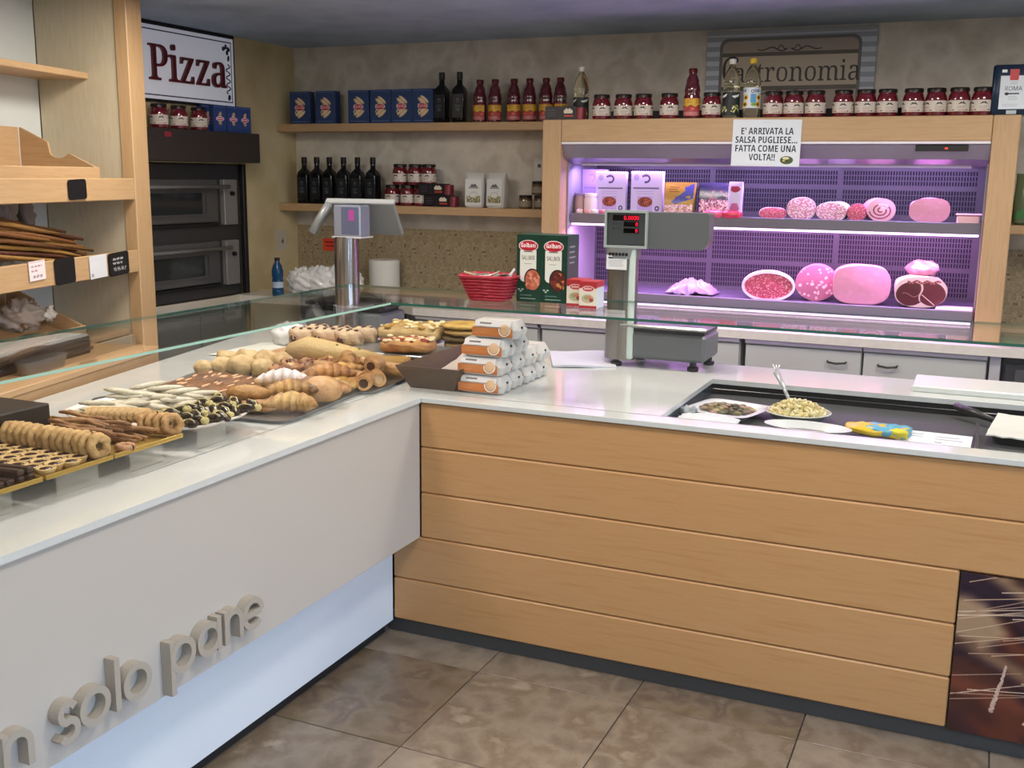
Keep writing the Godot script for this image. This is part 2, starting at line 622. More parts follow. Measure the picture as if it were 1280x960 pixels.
# ------------------------------------------------------------------ setting
func room():
	var plaster := surf(noise_tex(0.006, ["#b9b3a5", "#cac4b6", "#d8d2c6", "#c2bbad", "#d2ccbf"], 5, 21), Vector3(0.9, 0.9, 0.9), 0.85, noise_tex(0.02, [], 4, 22), 0.15, true)
	var warm := surf(noise_tex(0.006, ["#b5a57c", "#c2b38b", "#ccbe98"], 5, 31), Vector3(0.9, 0.9, 0.9), 0.85, null, 0.0, true)
	var slate := surf(noise_tex(0.006, ["#8fa1b6", "#9eb0c5", "#aabbce", "#96a8bd"], 5, 41), Vector3(0.5, 0.5, 0.5), 0.7, noise_tex(0.02, [], 4, 42), 0.2, true)
	struct("ceiling", box(-2.95, 4.6, 2.44, 2.56, -2.75, 5.45, 0.0), slate)
	struct("wall_back", box(-2.95, 4.6, 0, 2.44, -2.75, -2.6, 0.0), plaster)
	var w := B.new()
	addbox(w, -2.95, -2.31, 0, 2.44, -2.6, -2.068, 0.0)
	addbox(w, -2.95, -2.31, 1.72, 2.44, -2.068, -0.75, 0.0)
	addbox(w, -2.95, -2.31, 0, 0.945, -2.068, -0.75, 0.0)
	addbox(w, -2.95, -2.31, 0, 2.44, -0.75, 5.3, 0.0)
	addbox(w, -2.99, -2.9, 0.9, 1.75, -2.1, -0.7, 0.0)
	struct("wall_left", w, warm)
	struct("wall_front", box(-2.95, 4.6, 0, 2.44, 5.3, 5.45, 0.0), plaster)
	w = B.new()
	addbox(w, 4.45, 4.6, 0, 0.1, -2.6, 5.3, 0.0)
	addbox(w, 4.45, 4.6, 2.3, 2.44, -2.6, 5.3, 0.0)
	addbox(w, 4.45, 4.6, 0.1, 2.3, -2.6, 0.5, 0.0)
	addbox(w, 4.45, 4.6, 0.1, 2.3, 4.8, 5.3, 0.0)
	struct("wall_right", w, plaster)
	var win := struct("window_1", addbox(addbox(addbox(addbox(B.new(), 4.47, 4.53, 0.1, 0.16, 0.5, 4.8), 4.47, 4.53, 2.24, 2.3, 0.5, 4.8), 4.47, 4.53, 0.16, 2.24, 0.5, 0.56), 4.47, 4.53, 0.16, 2.24, 4.74, 4.8), mat("#5a5d60", 0.4))
	part(win, "mullion", addbox(addbox(B.new(), 4.47, 4.53, 0.16, 2.24, 1.95, 2.0), 4.47, 4.53, 0.16, 2.24, 3.35, 3.4), mat("#5a5d60", 0.4))
	part(win, "pane", box(4.495, 4.503, 0.14, 2.26, 0.54, 4.76, 0.0), mats["glass"])
	# floor: a bed with tiles laid on it
	var fl := struct("floor", box(-2.95, 4.6, -0.12, -0.003, -2.75, 5.45, 0.0), mat("#3a3530", 0.8))
	var cols := [["#655a4e", "#786c5f", "#8c8071", "#766859", "#a09484"], ["#6f6559", "#81766a", "#978b7c", "#7b6e61", "#aa9f90"], ["#5f5348", "#71644f", "#837565", "#6b5d50", "#938676"]]
	var tm := []
	for k in 3:
		for v in 2:
			var m := surf(noise_tex(0.006, cols[k], 7, 50 + k, 512, FastNoiseLite.TYPE_SIMPLEX_SMOOTH, 40.0), Vector3(1.3, 1.3, 1.3), 0.3, noise_tex(0.014, [], 5, 60 + k), 0.12)
			m.uv1_offset = Vector3(0.31 * v + 0.1 * k, 0, 0.47 * v)
			tm.append(m)
			if v == 1:
				m.albedo_texture = tm[tm.size() - 2].albedo_texture
				m.heightmap_texture = tm[tm.size() - 2].heightmap_texture
	var tile := bx(B.new(), Vector3(0, -0.004, 0), Vector3(0.531, 0.009, 0.5365), 0.0015).mesh()
	for i in range(-1, 7):
		for j in range(-1, 9):
			part(fl, "tile", tile, tm[rng.randi() % tm.size()], Transform3D(Basis(Vector3.UP, PI * (rng.randi() % 2)), Vector3(0.303 + 0.535 * (i + 0.5), 0.0005 * (rng.randi() % 2), 0.146 + 0.54 * (j + 0.5))))
	# mosaic behind the worktop, tesserae of about two centimetres
	var im := Image.create(320, 320, false, Image.FORMAT_RGB8)
	var hm := Image.create(320, 320, false, Image.FORMAT_RGB8)
	im.fill(hexc("#8e8164"))
	hm.fill(Color(0.2, 0.2, 0.2))
	var tones := ["#a3947a", "#9b8c70", "#938468", "#a8997f", "#988970", "#8e7e62", "#9f9076"]
	for i in 20:
		for j in 20:
			var c := hexc(tones[rng.randi() % tones.size()])
			if rng.randf() < 0.05: c = hexc("#6e5c44")
			im.fill_rect(Rect2i(i * 16 + 1, j * 16 + 1, 14, 14), c)
			hm.fill_rect(Rect2i(i * 16 + 2, j * 16 + 2, 12, 12), Color(0.75, 0.75, 0.75) * rng.randf_range(0.85, 1.15))
	var mosaic := surf(ImageTexture.create_from_image(im), Vector3(4.2, 4.2, 4.2), 0.35, ImageTexture.create_from_image(hm), 0.1)
	struct("trim_1", box(-2.31, 4.45, 0.93, 1.345, -2.6, -2.592, 0.0), mosaic)
	# ceiling panels over the shop floor
	var spots := [Vector3(-1.1, 2.44, -0.35), Vector3(0.5, 2.44, -0.8), Vector3(2.0, 2.44, -0.8), Vector3(-0.5, 2.44, 0.9), Vector3(1.2, 2.44, 1.0), Vector3(3.0, 2.44, 0.6), Vector3(1.0, 2.44, 2.9), Vector3(3.0, 2.44, 3.0)]
	for i in spots.size():
		var t := thing("ceiling_light", "square ceiling light panel outside the picture above the shop", "ceiling light", spots[i], 0, "ceiling light panels")
		part(t, "frame", bx(B.new(), Vector3(0, -0.009, 0), Vector3(0.46, 0.018, 0.46), 0.004), mat("#e8e8e8", 0.4))
		part(t, "light_diffuser", bx(B.new(), Vector3(0, -0.02, 0), Vector3(0.4, 0.006, 0.4), 0.001), glow("#fff3e2", 3.0))

# ------------------------------------------------------------------ counters
func counters():
	# white counter under the pastry display
	var t := thing("pastry_counter", "long pale counter with greige upper panel and white recessed base carrying raised letters", "counter")
	part(t, "upper_panel", box(-0.022, 0.0, 0.392, 0.889, 0.001, 3.3, 0.0015), mats["greige"])
	part(t, "soffit", box(-0.12, -0.022, 0.392, 0.412, 0.001, 3.3), mats["greige"])
	part(t, "base_panel", box(-0.137, -0.115, 0.055, 0.392, 0.001, 3.3, 0.001), mats["laminate"])
	part(t, "plinth", box(-0.19, -0.15, 0.0, 0.055, 0.001, 3.3), mat("#202326", 0.5))
	part(t, "carcass", prism(B.new(), PackedVector2Array([Vector2(-0.2, 0.002), Vector2(-0.2, -3.3), Vector2(-0.42, -3.3), Vector2(-1.2, 0.1), Vector2(-1.3, 1.35), Vector2(-0.75, 1.35), Vector2(-0.75, 0.1)]), 0.06, 0.86), mat("#b9b6ae", 0.6), Transform3D(Basis(Vector3(1, 0, 0), Vector3(0, 0, -1), Vector3(0, 1, 0)), Vector3.ZERO))
	# wooden counter
	t = thing("wooden_counter", "light wood counter clad in broad horizontal boards with a dark plinth", "counter")
	var edges := [0.889, 0.726, 0.559, 0.392, 0.2235, 0.063]
	for i in 5:
		var x0: float = 0.001 if i < 3 else -0.113
		var x1: float = 3.4 if i < 2 else 1.781
		part(t, "plank", box(x0, x1, edges[i + 1] + (0.0008 if i < 4 else 0.0), edges[i] - 0.0008, -0.022, 0.0, 0.0055), mats["wood_x"] if i % 2 == 0 else mats["wood_x2"])
	for i in [2, 3, 4]: part(t, "plank", box(2.589, 3.4, edges[i + 1] + 0.0008, edges[i] - 0.0008, -0.022, 0.0, 0.0055), mats["wood_x"])
	part(t, "backing", box(-0.113, 3.4, 0.063, 0.889, -0.04, -0.023, 0.0), mat("#a87c50", 0.7))
	part(t, "plinth", box(-0.15, 3.4, 0.0, 0.063, -0.06, -0.03), mats["kick"])
	part(t, "carcass", addbox(addbox(addbox(addbox(B.new(), -0.6, 3.4, 0.0, 0.78, -1.14, -1.12), 0.0, 0.83, 0.78, 0.888, -1.14, -1.12), 3.38, 3.4, 0.0, 0.888, -1.12, -0.04), -0.1, 3.38, 0.03, 0.05, -1.12, -0.04), mat("#c9c7c0", 0.6))
	# dark harvest photograph set into the wood
	var im := canvas(96, 48, "#3a2420")
	for k in 70:
		var cc: String = ["#4a2a24", "#5e3226", "#2a1a22", "#33202a", "#6b3f2c", "#45282c", "#2c1c28"][rng.randi() % 7]
		oval(im, rng.randf() * 96, 10 + rng.randf() * 38, rng.randf_range(5, 14), rng.randf_range(1.5, 4), cc, 0.25 + rng.randf() * 0.3)
	poly(im, [Vector2(0, 0), Vector2(14, 0), Vector2(30, 14), Vector2(10, 10), Vector2(0, 7)], "#2c1e2c")
	poly(im, [Vector2(0, 7), Vector2(9, 8), Vector2(17, 17), Vector2(10, 21), Vector2(0, 19)], "#a08468")
	poly(im, [Vector2(8, 0), Vector2(15, 0), Vector2(96, 36), Vector2(96, 44)], "#8a6d54")
	poly(im, [Vector2(0, 21), Vector2(10, 21), Vector2(50, 36), Vector2(46, 39)], "#7d5f4a")
	poly(im, [Vector2(0, 30), Vector2(20, 34), Vector2(30, 40), Vector2(0, 36)], "#6b3a2c")
	for k in [64, 48, 40]: im.resize(k, k * 5 / 8, Image.INTERPOLATE_LANCZOS)
	for k in [80, 160, 320, 640]: im.resize(k, k * 5 / 8, Image.INTERPOLATE_BILINEAR)
	for k in 34:
		var y := rng.randf_range(20, 330)
		var sl := rng.randf_range(-0.42, -0.12)
		var x := rng.randf_range(-20, 500) if k > 12 else rng.randf_range(-20, 10)
		var l := rng.randf_range(110, 360)
		poly(im, [Vector2(x, y), Vector2(x + l, y + l * sl), Vector2(x + l, y + l * sl + 1.3), Vector2(x, y + 2.4)], ["#c9a98b", "#b08f78", "#d8bea4"][k % 3])
	for k in 46: oval(im, 112 - k * 0.5 + rng.randf() * 4, 215 + k * 2.6, 2.0 + k * 0.07, 4.0, ["#cdb6a4", "#b89684"][k % 2], 0.2)
	for k in 60: oval(im, 170 + k * 6, 345 + sin(k * 0.5) * 14, 12, 5, ["#c8a684", "#8f6c50", "#e0c8a8"][k % 3], -0.6)
	single("photo_panel", box(1.785, 2.585, 0.06, 0.556, -0.02, 0.0, 0.001), printed(im, 0.25), "dark brown wheat photograph panel set in the lower right of the wooden counter", "photo panel")
	# the white worktop, one continuous L with an opening for the cold well
	var b := B.new()
	var y0 := 0.89
	b.x = Transform3D(Basis(Vector3(1, 0, 0), Vector3(0, 0, -1), Vector3(0, 1, 0)), Vector3.ZERO)
	prism(b, PackedVector2Array([Vector2(0.012, 0.0), Vector2(0.012, -3.4), Vector2(-0.47, -3.4), Vector2(-1.125, -0.63), Vector2(-1.365, 0.49), Vector2(-1.56, 1.4), Vector2(-0.6, 1.45), Vector2(-0.55, 1.16), Vector2(0.012, 1.16)]), y0, COUNTER)
	b.x = Transform3D()
	addbox(b, 0.012, 3.41, y0, COUNTER, -0.085, 0.012, 0.0015)
	addbox(b, 0.012, 0.845, y0, COUNTER, -1.16, -0.085, 0.0)
	addbox(b, 0.845, 3.41, y0, COUNTER, -1.16, -0.81, 0.0)
	addbox(b, 2.75, 3.41, y0, COUNTER, -0.81, -0.085, 0.0)
	single("worktop", b, mats["slab"], "glossy white stone worktop running in an L over both front counters", "worktop")
	# cold well
	t = thing("cold_well", "dark sunken chilled well in the white worktop with salad dishes", "cold counter")
	var dark := mat("#3f4143", 0.65)
	part(t, "floor_plate", box(0.83, 2.76, 0.835, 0.85, -0.815, -0.08), dark)
	part(t, "front_wall", box(0.83, 2.76, 0.85, 0.889, -0.085, -0.078, 0.0), mat("#8b8e90", 0.3, 0.6))
	part(t, "rear_wall", box(0.83, 2.76, 0.85, 0.889, -0.83, -0.814, 0.0), mats["black"])
	part(t, "side_wall", box(0.832, 0.846, 0.85, 0.889, -0.814, -0.085, 0.0), mat("#5d6b78", 0.2, 0.7))
	part(t, "side_wall", box(2.75, 2.764, 0.85, 0.889, -0.814, -0.085, 0.0), mat("#5d6b78", 0.2, 0.7))
	part(t, "rail", box(0.846, 2.75, 0.868, 0.872, -0.814, -0.806), mat("#6a6c6e", 0.25, 0.8))
	# back worktop and its cabinets
	b = B.new()
	b.x = Transform3D(Basis(Vector3(1, 0, 0), Vector3(0, 0, -1), Vector3(0, 1, 0)), Vector3.ZERO)
	prism(b, PackedVector2Array([Vector2(-2.31, 2.592), Vector2(-2.31, 1.94), Vector2(-1.23, 1.98), Vector2(-1.07, 1.88), Vector2(4.44, 1.86), Vector2(4.44, 2.592)]), 0.915, 0.955)
	single("back_worktop", b, surf(noise_tex(0.05, ["#d6d2c8", "#e0dcd2"], 3, 13, 256), Vector3(2, 2, 2), 0.25), "long pale rear worktop below the shelves and the chilled wall display", "worktop")
	var grey := mat("#b9beb9", 0.4)
	var spans := [[-1.06, -0.335, ""], [-0.315, 0.722, ""], [0.748, 1.288, "R"], [1.294, 1.82, "L"]]
	var names := ["grey base cabinet left of the customer scale, below the back worktop", "wide grey base cabinet behind the customer scale", "grey base cabinet with a black handle at its right end", "grey base cabinet with a black handle at its left end"]
	for i in 4:
		var s: Array = spans[i]
		var u := thing("base_cabinet", names[i], "cabinet", Vector3(s[0], 0, -1.9), 0, "base cabinets under the back worktop")
		var w: float = s[1] - s[0]
		part(u, "body", box(0.0, w, 0.08, 0.913, -0.66, -0.02), grey)
		part(u, "plinth", box(0.0, w, 0.0, 0.08, -0.62, -0.06), mats["black"])
		part(u, "rail", box(0.0, w, 0.893, 0.913, -0.02, 0.012), mat("#c9ccd0", 0.3, 0.4))
		var d := part(u, "drawer", box(0.003, w - 0.003, 0.66, 0.885, -0.02, 0.0), grey)
		part(u, "door", box(0.003, w - 0.003, 0.085, 0.655, -0.02, 0.0), grey)
		if s[2]:
			var hx: float = w - 0.11 if s[2] == "R" else 0.11
			part(d, "handle", tube(B.new(), [Vector3(hx - 0.042, 0.835, 0.0), Vector3(hx - 0.04, 0.832, 0.016), Vector3(hx, 0.828, 0.022), Vector3(hx + 0.04, 0.832, 0.016), Vector3(hx + 0.042, 0.835, 0.0)], 0.005, 6), mat("#2a2a2a", 0.4))
	var st := thing("post", "narrow pale steel end post beside the dark niche under the back worktop", "post", Vector3(1.83, 0, -1.9))
	part(st, "post_body", box(0.0, 0.045, 0.0, 0.913, -0.5, 0.0), mat("#c4c6c8", 0.35, 0.3))
	var oven_b := thing("undercounter_oven", "black undercounter appliance with a dark glass front at the right edge of the picture", "appliance", Vector3(1.885, 0, -1.9))
	part(oven_b, "body", box(0.0, 0.6, 0.05, 0.913, -0.6, -0.03), mats["black"])
	part(oven_b, "door", box(0.01, 0.59, 0.1, 0.88, -0.03, 0.0), mat("#2b2d2e", 0.15))
	part(oven_b, "window", box(0.05, 0.5, 0.5, 0.86, 0.0, 0.004), mat("#4a4e4c", 0.1))
	var nich := thing("niche_cabinet", "recessed grey cabinet with a dark open niche behind the far scale", "cabinet", Vector3(-2.3, 0, -2.1))
	part(nich, "body", addbox(addbox(addbox(addbox(B.new(), 0.0, 0.96, 0.0, 0.913, -0.45, 0.0), 0.96, 1.2, 0.8, 0.82, -0.45, 0.0), 0.96, 1.2, 0.895, 0.913, -0.45, 0.0), 1.09, 1.22, 0.0, 0.913, -0.4, 0.04), grey)
	part(nich, "niche_back", box(0.97, 1.2, 0.0, 0.9, -0.44, -0.42), mats["black"])

# ------------------------------------------------------------------ chilled wall display
func fridge():
	var t := thing("chilled_display", "wood framed chilled wall display lit pink with two levels of cured meats", "refrigerated display", Vector3.ZERO)
	var wx: StandardMaterial3D = mats["wood_x"]
	wx = mats["birch_x"]
	var wy: StandardMaterial3D = mats["birch_y"]
	part(t, "frame_post", box(-0.368, -0.268, 0.955, FRIDGE_TOP, -2.58, -2.0, 0.003), wy)
	part(t, "frame_post", box(1.752, 1.862, 0.955, FRIDGE_TOP, -2.58, -2.0, 0.003), wy)
	part(t, "frame_beam", box(-0.266, 1.75, 1.845, FRIDGE_TOP, -2.06, -2.002, 0.003), wx)
	part(t, "top_board", box(-0.266, 1.75, 1.935, FRIDGE_TOP, -2.58, -2.062, 0.002), wx)
	part(t, "white_trim", box(-0.266, 1.75, 1.832, 1.844, -2.05, -2.004), mat("#e8e6ea", 0.3))
	var st: StandardMaterial3D = mat("#9b98a0", 0.3, 0.75)
	part(t, "hood", prism(B.new(), PackedVector2Array([Vector2(2.02, 1.83), Vector2(2.5, 1.83), Vector2(2.5, 1.735), Vector2(2.14, 1.735), Vector2(2.05, 1.765)]), -0.266, 1.75), st, Transform3D(Basis(Vector3(0, 0, -1), Vector3(0, 1, 0), Vector3(1, 0, 0)), Vector3.ZERO))
	part(t, "hood_lip", box(-0.2, 1.68, 1.728, 1.74, -2.16, -2.13), mat("#c9c4d6", 0.3, 0.2))
	part(t, "control_display", box(1.44, 1.66, 1.8, 1.828, -2.03, -2.012), mats["black"])
	part(t, "display_light", bx(B.new(), Vector3(1.57, 1.813, -2.011), Vector3(0.012, 0.006, 0.002)), glow("#ff4030", 2.0))
	part(t, "back_panel", box(-0.266, 1.75, 1.0, 1.83, -2.56, -2.54, 0.0), mat("#565559", 0.35, 0.4))
	part(t, "side_lining", box(-0.266, -0.258, 1.0, 1.83, -2.54, -2.1, 0.0), mat("#a09ea6", 0.35, 0.3))
	part(t, "side_lining", box(1.742, 1.75, 1.0, 1.83, -2.54, -2.1, 0.0), mat("#a09ea6", 0.35, 0.3))
	var mm := MultiMesh.new()
	mm.transform_format = MultiMesh.TRANSFORM_3D
	mm.mesh = bx(B.new(), Vector3.ZERO, Vector3(0.0068, 0.0195, 0.004), 0.0).mesh()
	var xs := []
	for y in [1.11, 1.135, 1.16, 1.185, 1.21, 1.255, 1.28, 1.305, 1.33, 1.355, 1.38, 1.51, 1.535, 1.56, 1.585, 1.61, 1.655, 1.68, 1.705]:
		for k in 150:
			if k % 50 > 47: continue
			xs.append(Vector3(-0.24 + k * 0.0132, y, -2.539))
	mm.instance_count = xs.size()
	for i in xs.size(): mm.set_instance_transform(i, Transform3D(Basis(), xs[i]))
	var mi := MultiMeshInstance3D.new()
	mi.name = "air_slots"
	mi.multimesh = mm
	mi.material_override = mat("#120f1c", 0.8)
	mi.set_meta("kind", "stuff")
	t.add_child(mi)
	# shelf with its lit edge, deck, front
	var sh := part(t, "shelf", box(-0.258, 1.742, 1.462, 1.474, -2.5, -2.14), mat("#8f8b98", 0.3, 0.7))
	part(sh, "shelf_lip", box(-0.258, 1.742, 1.43, 1.482, -2.14, -2.13, 0.002), mat("#85828c", 0.32, 0.6))
	part(sh, "light_strip", box(-0.25, 1.735, 1.42, 1.429, -2.15, -2.132), glow("#ffe0fc", 3.0))
	part(t, "deck", box(-0.258, 1.742, 1.066, 1.08, -2.54, -2.06), mat("#6e6a80", 0.35, 0.5))
	part(t, "deck_lip", box(-0.258, 1.742, 1.04, 1.088, -2.06, -2.045, 0.003), mat("#7f7c86", 0.4, 0.3))
	part(t, "front_band", box(-0.262, 1.746, 0.957, 1.036, -2.07, -2.03, 0.003), mat("#a29d99", 0.3, 0.6))
	part(t, "front_trim", box(-0.262, 1.746, 1.036, 1.04, -2.06, -2.027), mat("#b4b0bc", 0.4))
	for k in 2:
		for j in 3:
			var l := AreaLight3D.new()
			l.name = "display_strip_lamp"
			l.area_size = Vector2(0.6, 0.02)
			l.light_color = [hexc("#cdaaff"), hexc("#e8a4ff")][k]
			l.light_energy = [0.66, 1.12][k]
			l.shadow_enabled = true
			l.area_range = 6.0
			l.position = Vector3(0.08 + j * 0.66, [1.724, 1.417][k], [-2.19, -2.145][k])
			l.rotation_degrees = Vector3(-78, 0, 0)
			t.add_child(l, true)
	part(t, "light_strip", box(-0.25, 1.735, 1.737, 1.743, -2.2, -2.18), glow("#e8c8ff", 2.5))

# ------------------------------------------------------------------ wooden shelves
func shelves():
	var wx: StandardMaterial3D = mats["birch_x"]
	single("wall_shelf", box(-2.308, -0.37, 1.922, 1.968, -2.598, -2.4, 0.003), wx, "upper wooden wall shelf carrying blue pasta boxes and bottles", "shelf")
	single("wall_shelf", box(-2.308, -0.37, 1.44, 1.487, -2.598, -2.4, 0.003), wx, "lower wooden wall shelf carrying dark oil bottles and jars", "shelf")
	single("wall_shelf", box(1.865, 3.4, 1.43, 1.472, -2.598, -2.3, 0.003), wx, "short wooden shelf right of the chilled display", "shelf")

# ------------------------------------------------------------------ deck oven in the left wall
func oven():
	var t := thing("deck_oven", "built-in dark steel deck oven with two baking chambers in the left wall", "oven", Vector3(-2.31, 0, -0.9), PI / 2)
	var dark := mat("#434345", 0.35, 0.4)
	part(t, "body", box(-0.14, 1.134, 0.955, 1.715, -0.55, -0.02), dark)
	part(t, "side_frame", box(1.135, 1.166, 0.955, 1.718, -0.02, 0.012), mat("#1d1b1d", 0.4))
	for k in 2:
		var y: float = [1.39, 1.04][k]
		var h: float = [0.24, 0.24][k]
		var d := part(t, "chamber_door", box(-0.13, 0.9, y, y + h, -0.02, 0.012, 0.004), mat("#6c6c6d", 0.32, 0.6))
		part(d, "window", box(-0.05, 0.76, y + 0.05, y + 0.165, 0.012, 0.016), mat("#20262a", 0.08))
		part(d, "window_frame", ribbon(B.new(), [Vector2(-0.06, y + 0.04), Vector2(0.79, y + 0.04), Vector2(0.79, y + 0.175), Vector2(-0.06, y + 0.175)], 0.012, 0.012, 0.02, true), mat("#6b6b6c", 0.3, 0.7))
		part(d, "handle", tube(B.new(), [Vector3(-0.12, y + 0.2, 0.05), Vector3(0.96, y + 0.2, 0.05)], 0.011, 10), mat("#a4a6a8", 0.25, 0.7))
		for bx0 in [0.85, -0.1]: part(d, "handle_bracket", box(bx0, bx0 + 0.02, y + 0.19, y + 0.21, 0.01, 0.05), dark)
		var p := part(t, "control_panel", box(0.955, 1.075, y - 0.02, y + h, -0.02, 0.014, 0.003), mat("#8a8886", 0.4, 0.3))
		part(p, "knob", lathe(B.new(), [Vector2(0, 0), Vector2(0.014, 0), Vector2(0.012, 0.018), Vector2(0, 0.018)], 16), mats["black"], Transform3D(Basis(Vector3.RIGHT, PI / 2), Vector3(1.02, y + 0.16, 0.014)))
		part(t, "shadow_gap", box(-0.13, 0.92, y - 0.022, y - 0.008, -0.02, 0.004), mat("#0c0c0d", 0.8))
	single("oven_sill", box(-0.15, 1.16, 0.89, 0.953, 0.0, 0.03, 0.003), mat("#c9c3b2", 0.4), "cream sill strip along the bottom of the deck oven", "sill", Transform3D(Basis(Vector3.UP, PI / 2), Vector3(-2.31, 0, -0.9)))
	var c := thing("wall_cabinet", "grey green cabinet fronts below the deck oven", "cabinet", Vector3(-2.31, 0, -0.9), PI / 2)
	part(c, "body", box(-0.14, 1.1, 0.0, 0.888, 0.001, 0.012), mat("#7f8378", 0.5))
	for k in 3: part(c, "door", box(-0.13 + k * 0.412, 0.27 + k * 0.412, 0.1, 0.87, 0.012, 0.028, 0.002), mat("#8d9186", 0.4))
	var hd := thing("extractor_hood", "dark brown extractor hood shelf above the deck oven", "extractor hood", Vector3(-2.31, 0, -0.9), PI / 2)
	part(hd, "casing", box(-0.14, 1.14, 1.726, 1.893, 0.001, 0.14, 0.004), mat("#3a3432", 0.5, 0.2))
	part(hd, "red_switch", prism(B.new(), rounded(0.055, 0.026, 0.012), 0.14, 0.144), mat("#8c2f3a", 0.4), pos(0.36, 1.862, 0), "dull red rocker switch")

# ------------------------------------------------------------------ bread shelving on the left
func bread_unit():
	var t := thing("bread_shelving", "tall light wood bread shelving unit with tilted trays at the left edge", "shelving unit", Vector3(-1.145, 0, 0.635), deg_to_rad(103.41))
	var base := t.transform
	var wx: StandardMaterial3D = mats["birch_x"]
	var pale: StandardMaterial3D = mats["pale_y"]
	part(t, "post", box(1.278, 1.408, 0.0, 2.435, -0.36, -0.3, 0.003), mats["birch_y"])
	part(t, "side_panel", box(1.284, 1.304, 0.0, 2.435, -0.745, -0.362), pale, Transform3D(), "pale side panel")
	part(t, "back_panel", box(-0.9, 1.282, 0.95, 2.435, -0.76, -0.747), mat("#cfd6d6", 0.5), Transform3D(), "whitish back panel")
	part(t, "shelf", box(-0.9, 1.283, 2.068, 2.096, -0.745, -0.5, 0.003), wx)
	part(t, "rail", box(-0.9, 1.277, 1.546, 1.64, -0.325, -0.303, 0.003), wx)
	part(t, "rail", box(-0.9, 1.277, 1.224, 1.322, -0.325, -0.303, 0.003), wx)
	part(t, "shelf", box(-0.9, 1.283, 1.546, 1.562, -0.745, -0.326), wx)
	part(t, "shelf", box(-0.9, 1.283, 1.224, 1.24, -0.745, -0.326), wx)
	part(t, "low_worktop", addbox(box(-0.9, 1.283, 0.935, 0.96, -0.745, -0.37, 0.003), -0.9, 0.86, 0.935, 0.96, -0.37, 0.004, 0.003), wx)
	part(t, "front_panel", box(-0.9, 0.86, 0.0, 0.934, -0.02, 0.0, 0.002), wx)
	part(t, "return_panel", box(0.84, 0.86, 0.0, 0.934, -0.36, -0.021, 0.001), wx)
	part(t, "low_side", box(0.861, 1.277, 0.0, 0.934, -0.36, -0.34, 0.001), pale)
	# trays on the shelves
	for k in 2:
		var label: String = ["empty open wooden bread tray tilted on the upper shelf of the left shelving", "open wooden bread tray on the low worktop of the left shelving"][k]
		var y: float = [1.566, 0.963][k]
		var h: float = [0.12, 0.06][k]
		var tr := thing("bread_tray", label, "tray", Vector3.ZERO)
		tr.transform = base * Transform3D(Basis(), Vector3(0, y, -0.028 * k))
		var wm: StandardMaterial3D = wx
		var xr: float = [1.065, 0.93][k]
		part(tr, "front_lip", box(-0.6, xr, 0.004, h, -0.352, -0.338, 0.003), wm)
		var side := PackedVector2Array([Vector2(0.354, 0.0), Vector2(0.354, h), Vector2(0.468, h + 0.054)])
		for v in arc(Vector2(0.52, h + 0.066), 0.045, 205, 345, 8, 0.03): side.append(v)
		side.append_array(PackedVector2Array([Vector2(0.572, h + 0.104), Vector2(0.70, h + 0.165), Vector2(0.70, 0.0)]))
		part(tr, "side_board", prism(B.new(), side, xr - 0.012, xr + 0.002), wm, Transform3D(Basis(Vector3(0, 0, -1), Vector3(0, 1, 0), Vector3(1, 0, 0)), Vector3.ZERO))
		part(tr, "back_board", box(-0.6, xr - 0.013, 0.0, h + 0.165, -0.716, -0.702, 0.003), wm)
		part(tr, "base_board", bx(B.new(), Vector3.ZERO, Vector3(xr + 0.58, 0.008, 0.35), 0.002), wm, pose((xr - 0.61) / 2, 0.055, -0.527, 14))
	# price cards on the rails
	var im := canvas(96, 96, "#15161a")
	scribble(im, 14, 20, 56, 12, "#d8d8d8")
	scribble(im, 14, 42, 50, 12, "#d8d8d8")
	scribble(im, 16, 72, 66, 20, "#d8d8d8")
	var chalk := printed(im, 0.5)
	im = canvas(96, 96, "#e6dadd")
	rect(im, 4, 4, 88, 3, "#c9a0a8")
	scribble(im, 12, 26, 64, 10, "#8c5a66")
	scribble(im, 12, 48, 40, 10, "#8c5a66")
	scribble(im, 20, 76, 56, 16, "#4a3a44")
	var pink := printed(im, 0.6)
	im = canvas(96, 96, "#d5d9df")
	rect(im, 6, 74, 12, 14, "#9098a4")
	lines(im, 8, 12, 70, 2, 8, "#c6cbd2")
	var white := printed(im, 0.6)
	var cards := [[0.76, 0.886, 1.555, 1.636, "blank", "blank black rounded price card on the upper rail of the left shelving"], [0.469, 0.57, 1.255, 1.33, "pink", "small pinkish handwritten price label on the lower rail of the left shelving"], [0.632, 0.768, 1.223, 1.328, "blank", "blank black rounded price card in the middle of the lower rail"], [0.877, 1.005, 1.226, 1.322, "white", "plain white paper card on the lower rail beside the chalk written card"], [1.02, 1.182, 1.224, 1.324, "chalk", "black rounded price card with white handwriting on the lower rail near the post"]]
	for c in cards:
		var w: float = c[1] - c[0]
		var h: float = c[3] - c[2]
		var at := base * pose((c[0] + c[1]) / 2, (c[2] + c[3]) / 2, -0.3, 0, 0, 2.0)
		if c[4] == "blank" or c[4] == "chalk":
			var o := single("price_card", prism(B.new(), rounded(w, h, 0.014), 0.0, 0.004), mats["black"], c[5], "price card", at)
			if c[4] == "chalk": part(o, "writing", bx(B.new(), Vector3(0, 0, 0.0045), Vector3(w - 0.02, h - 0.02, 0.0008), 0.0), chalk)
		else:
			single("price_card", bx(B.new(), Vector3(0, 0, 0.0015), Vector3(w, h, 0.002), 0.0), pink if c[4] == "pink" else white, c[5], "price card", at)
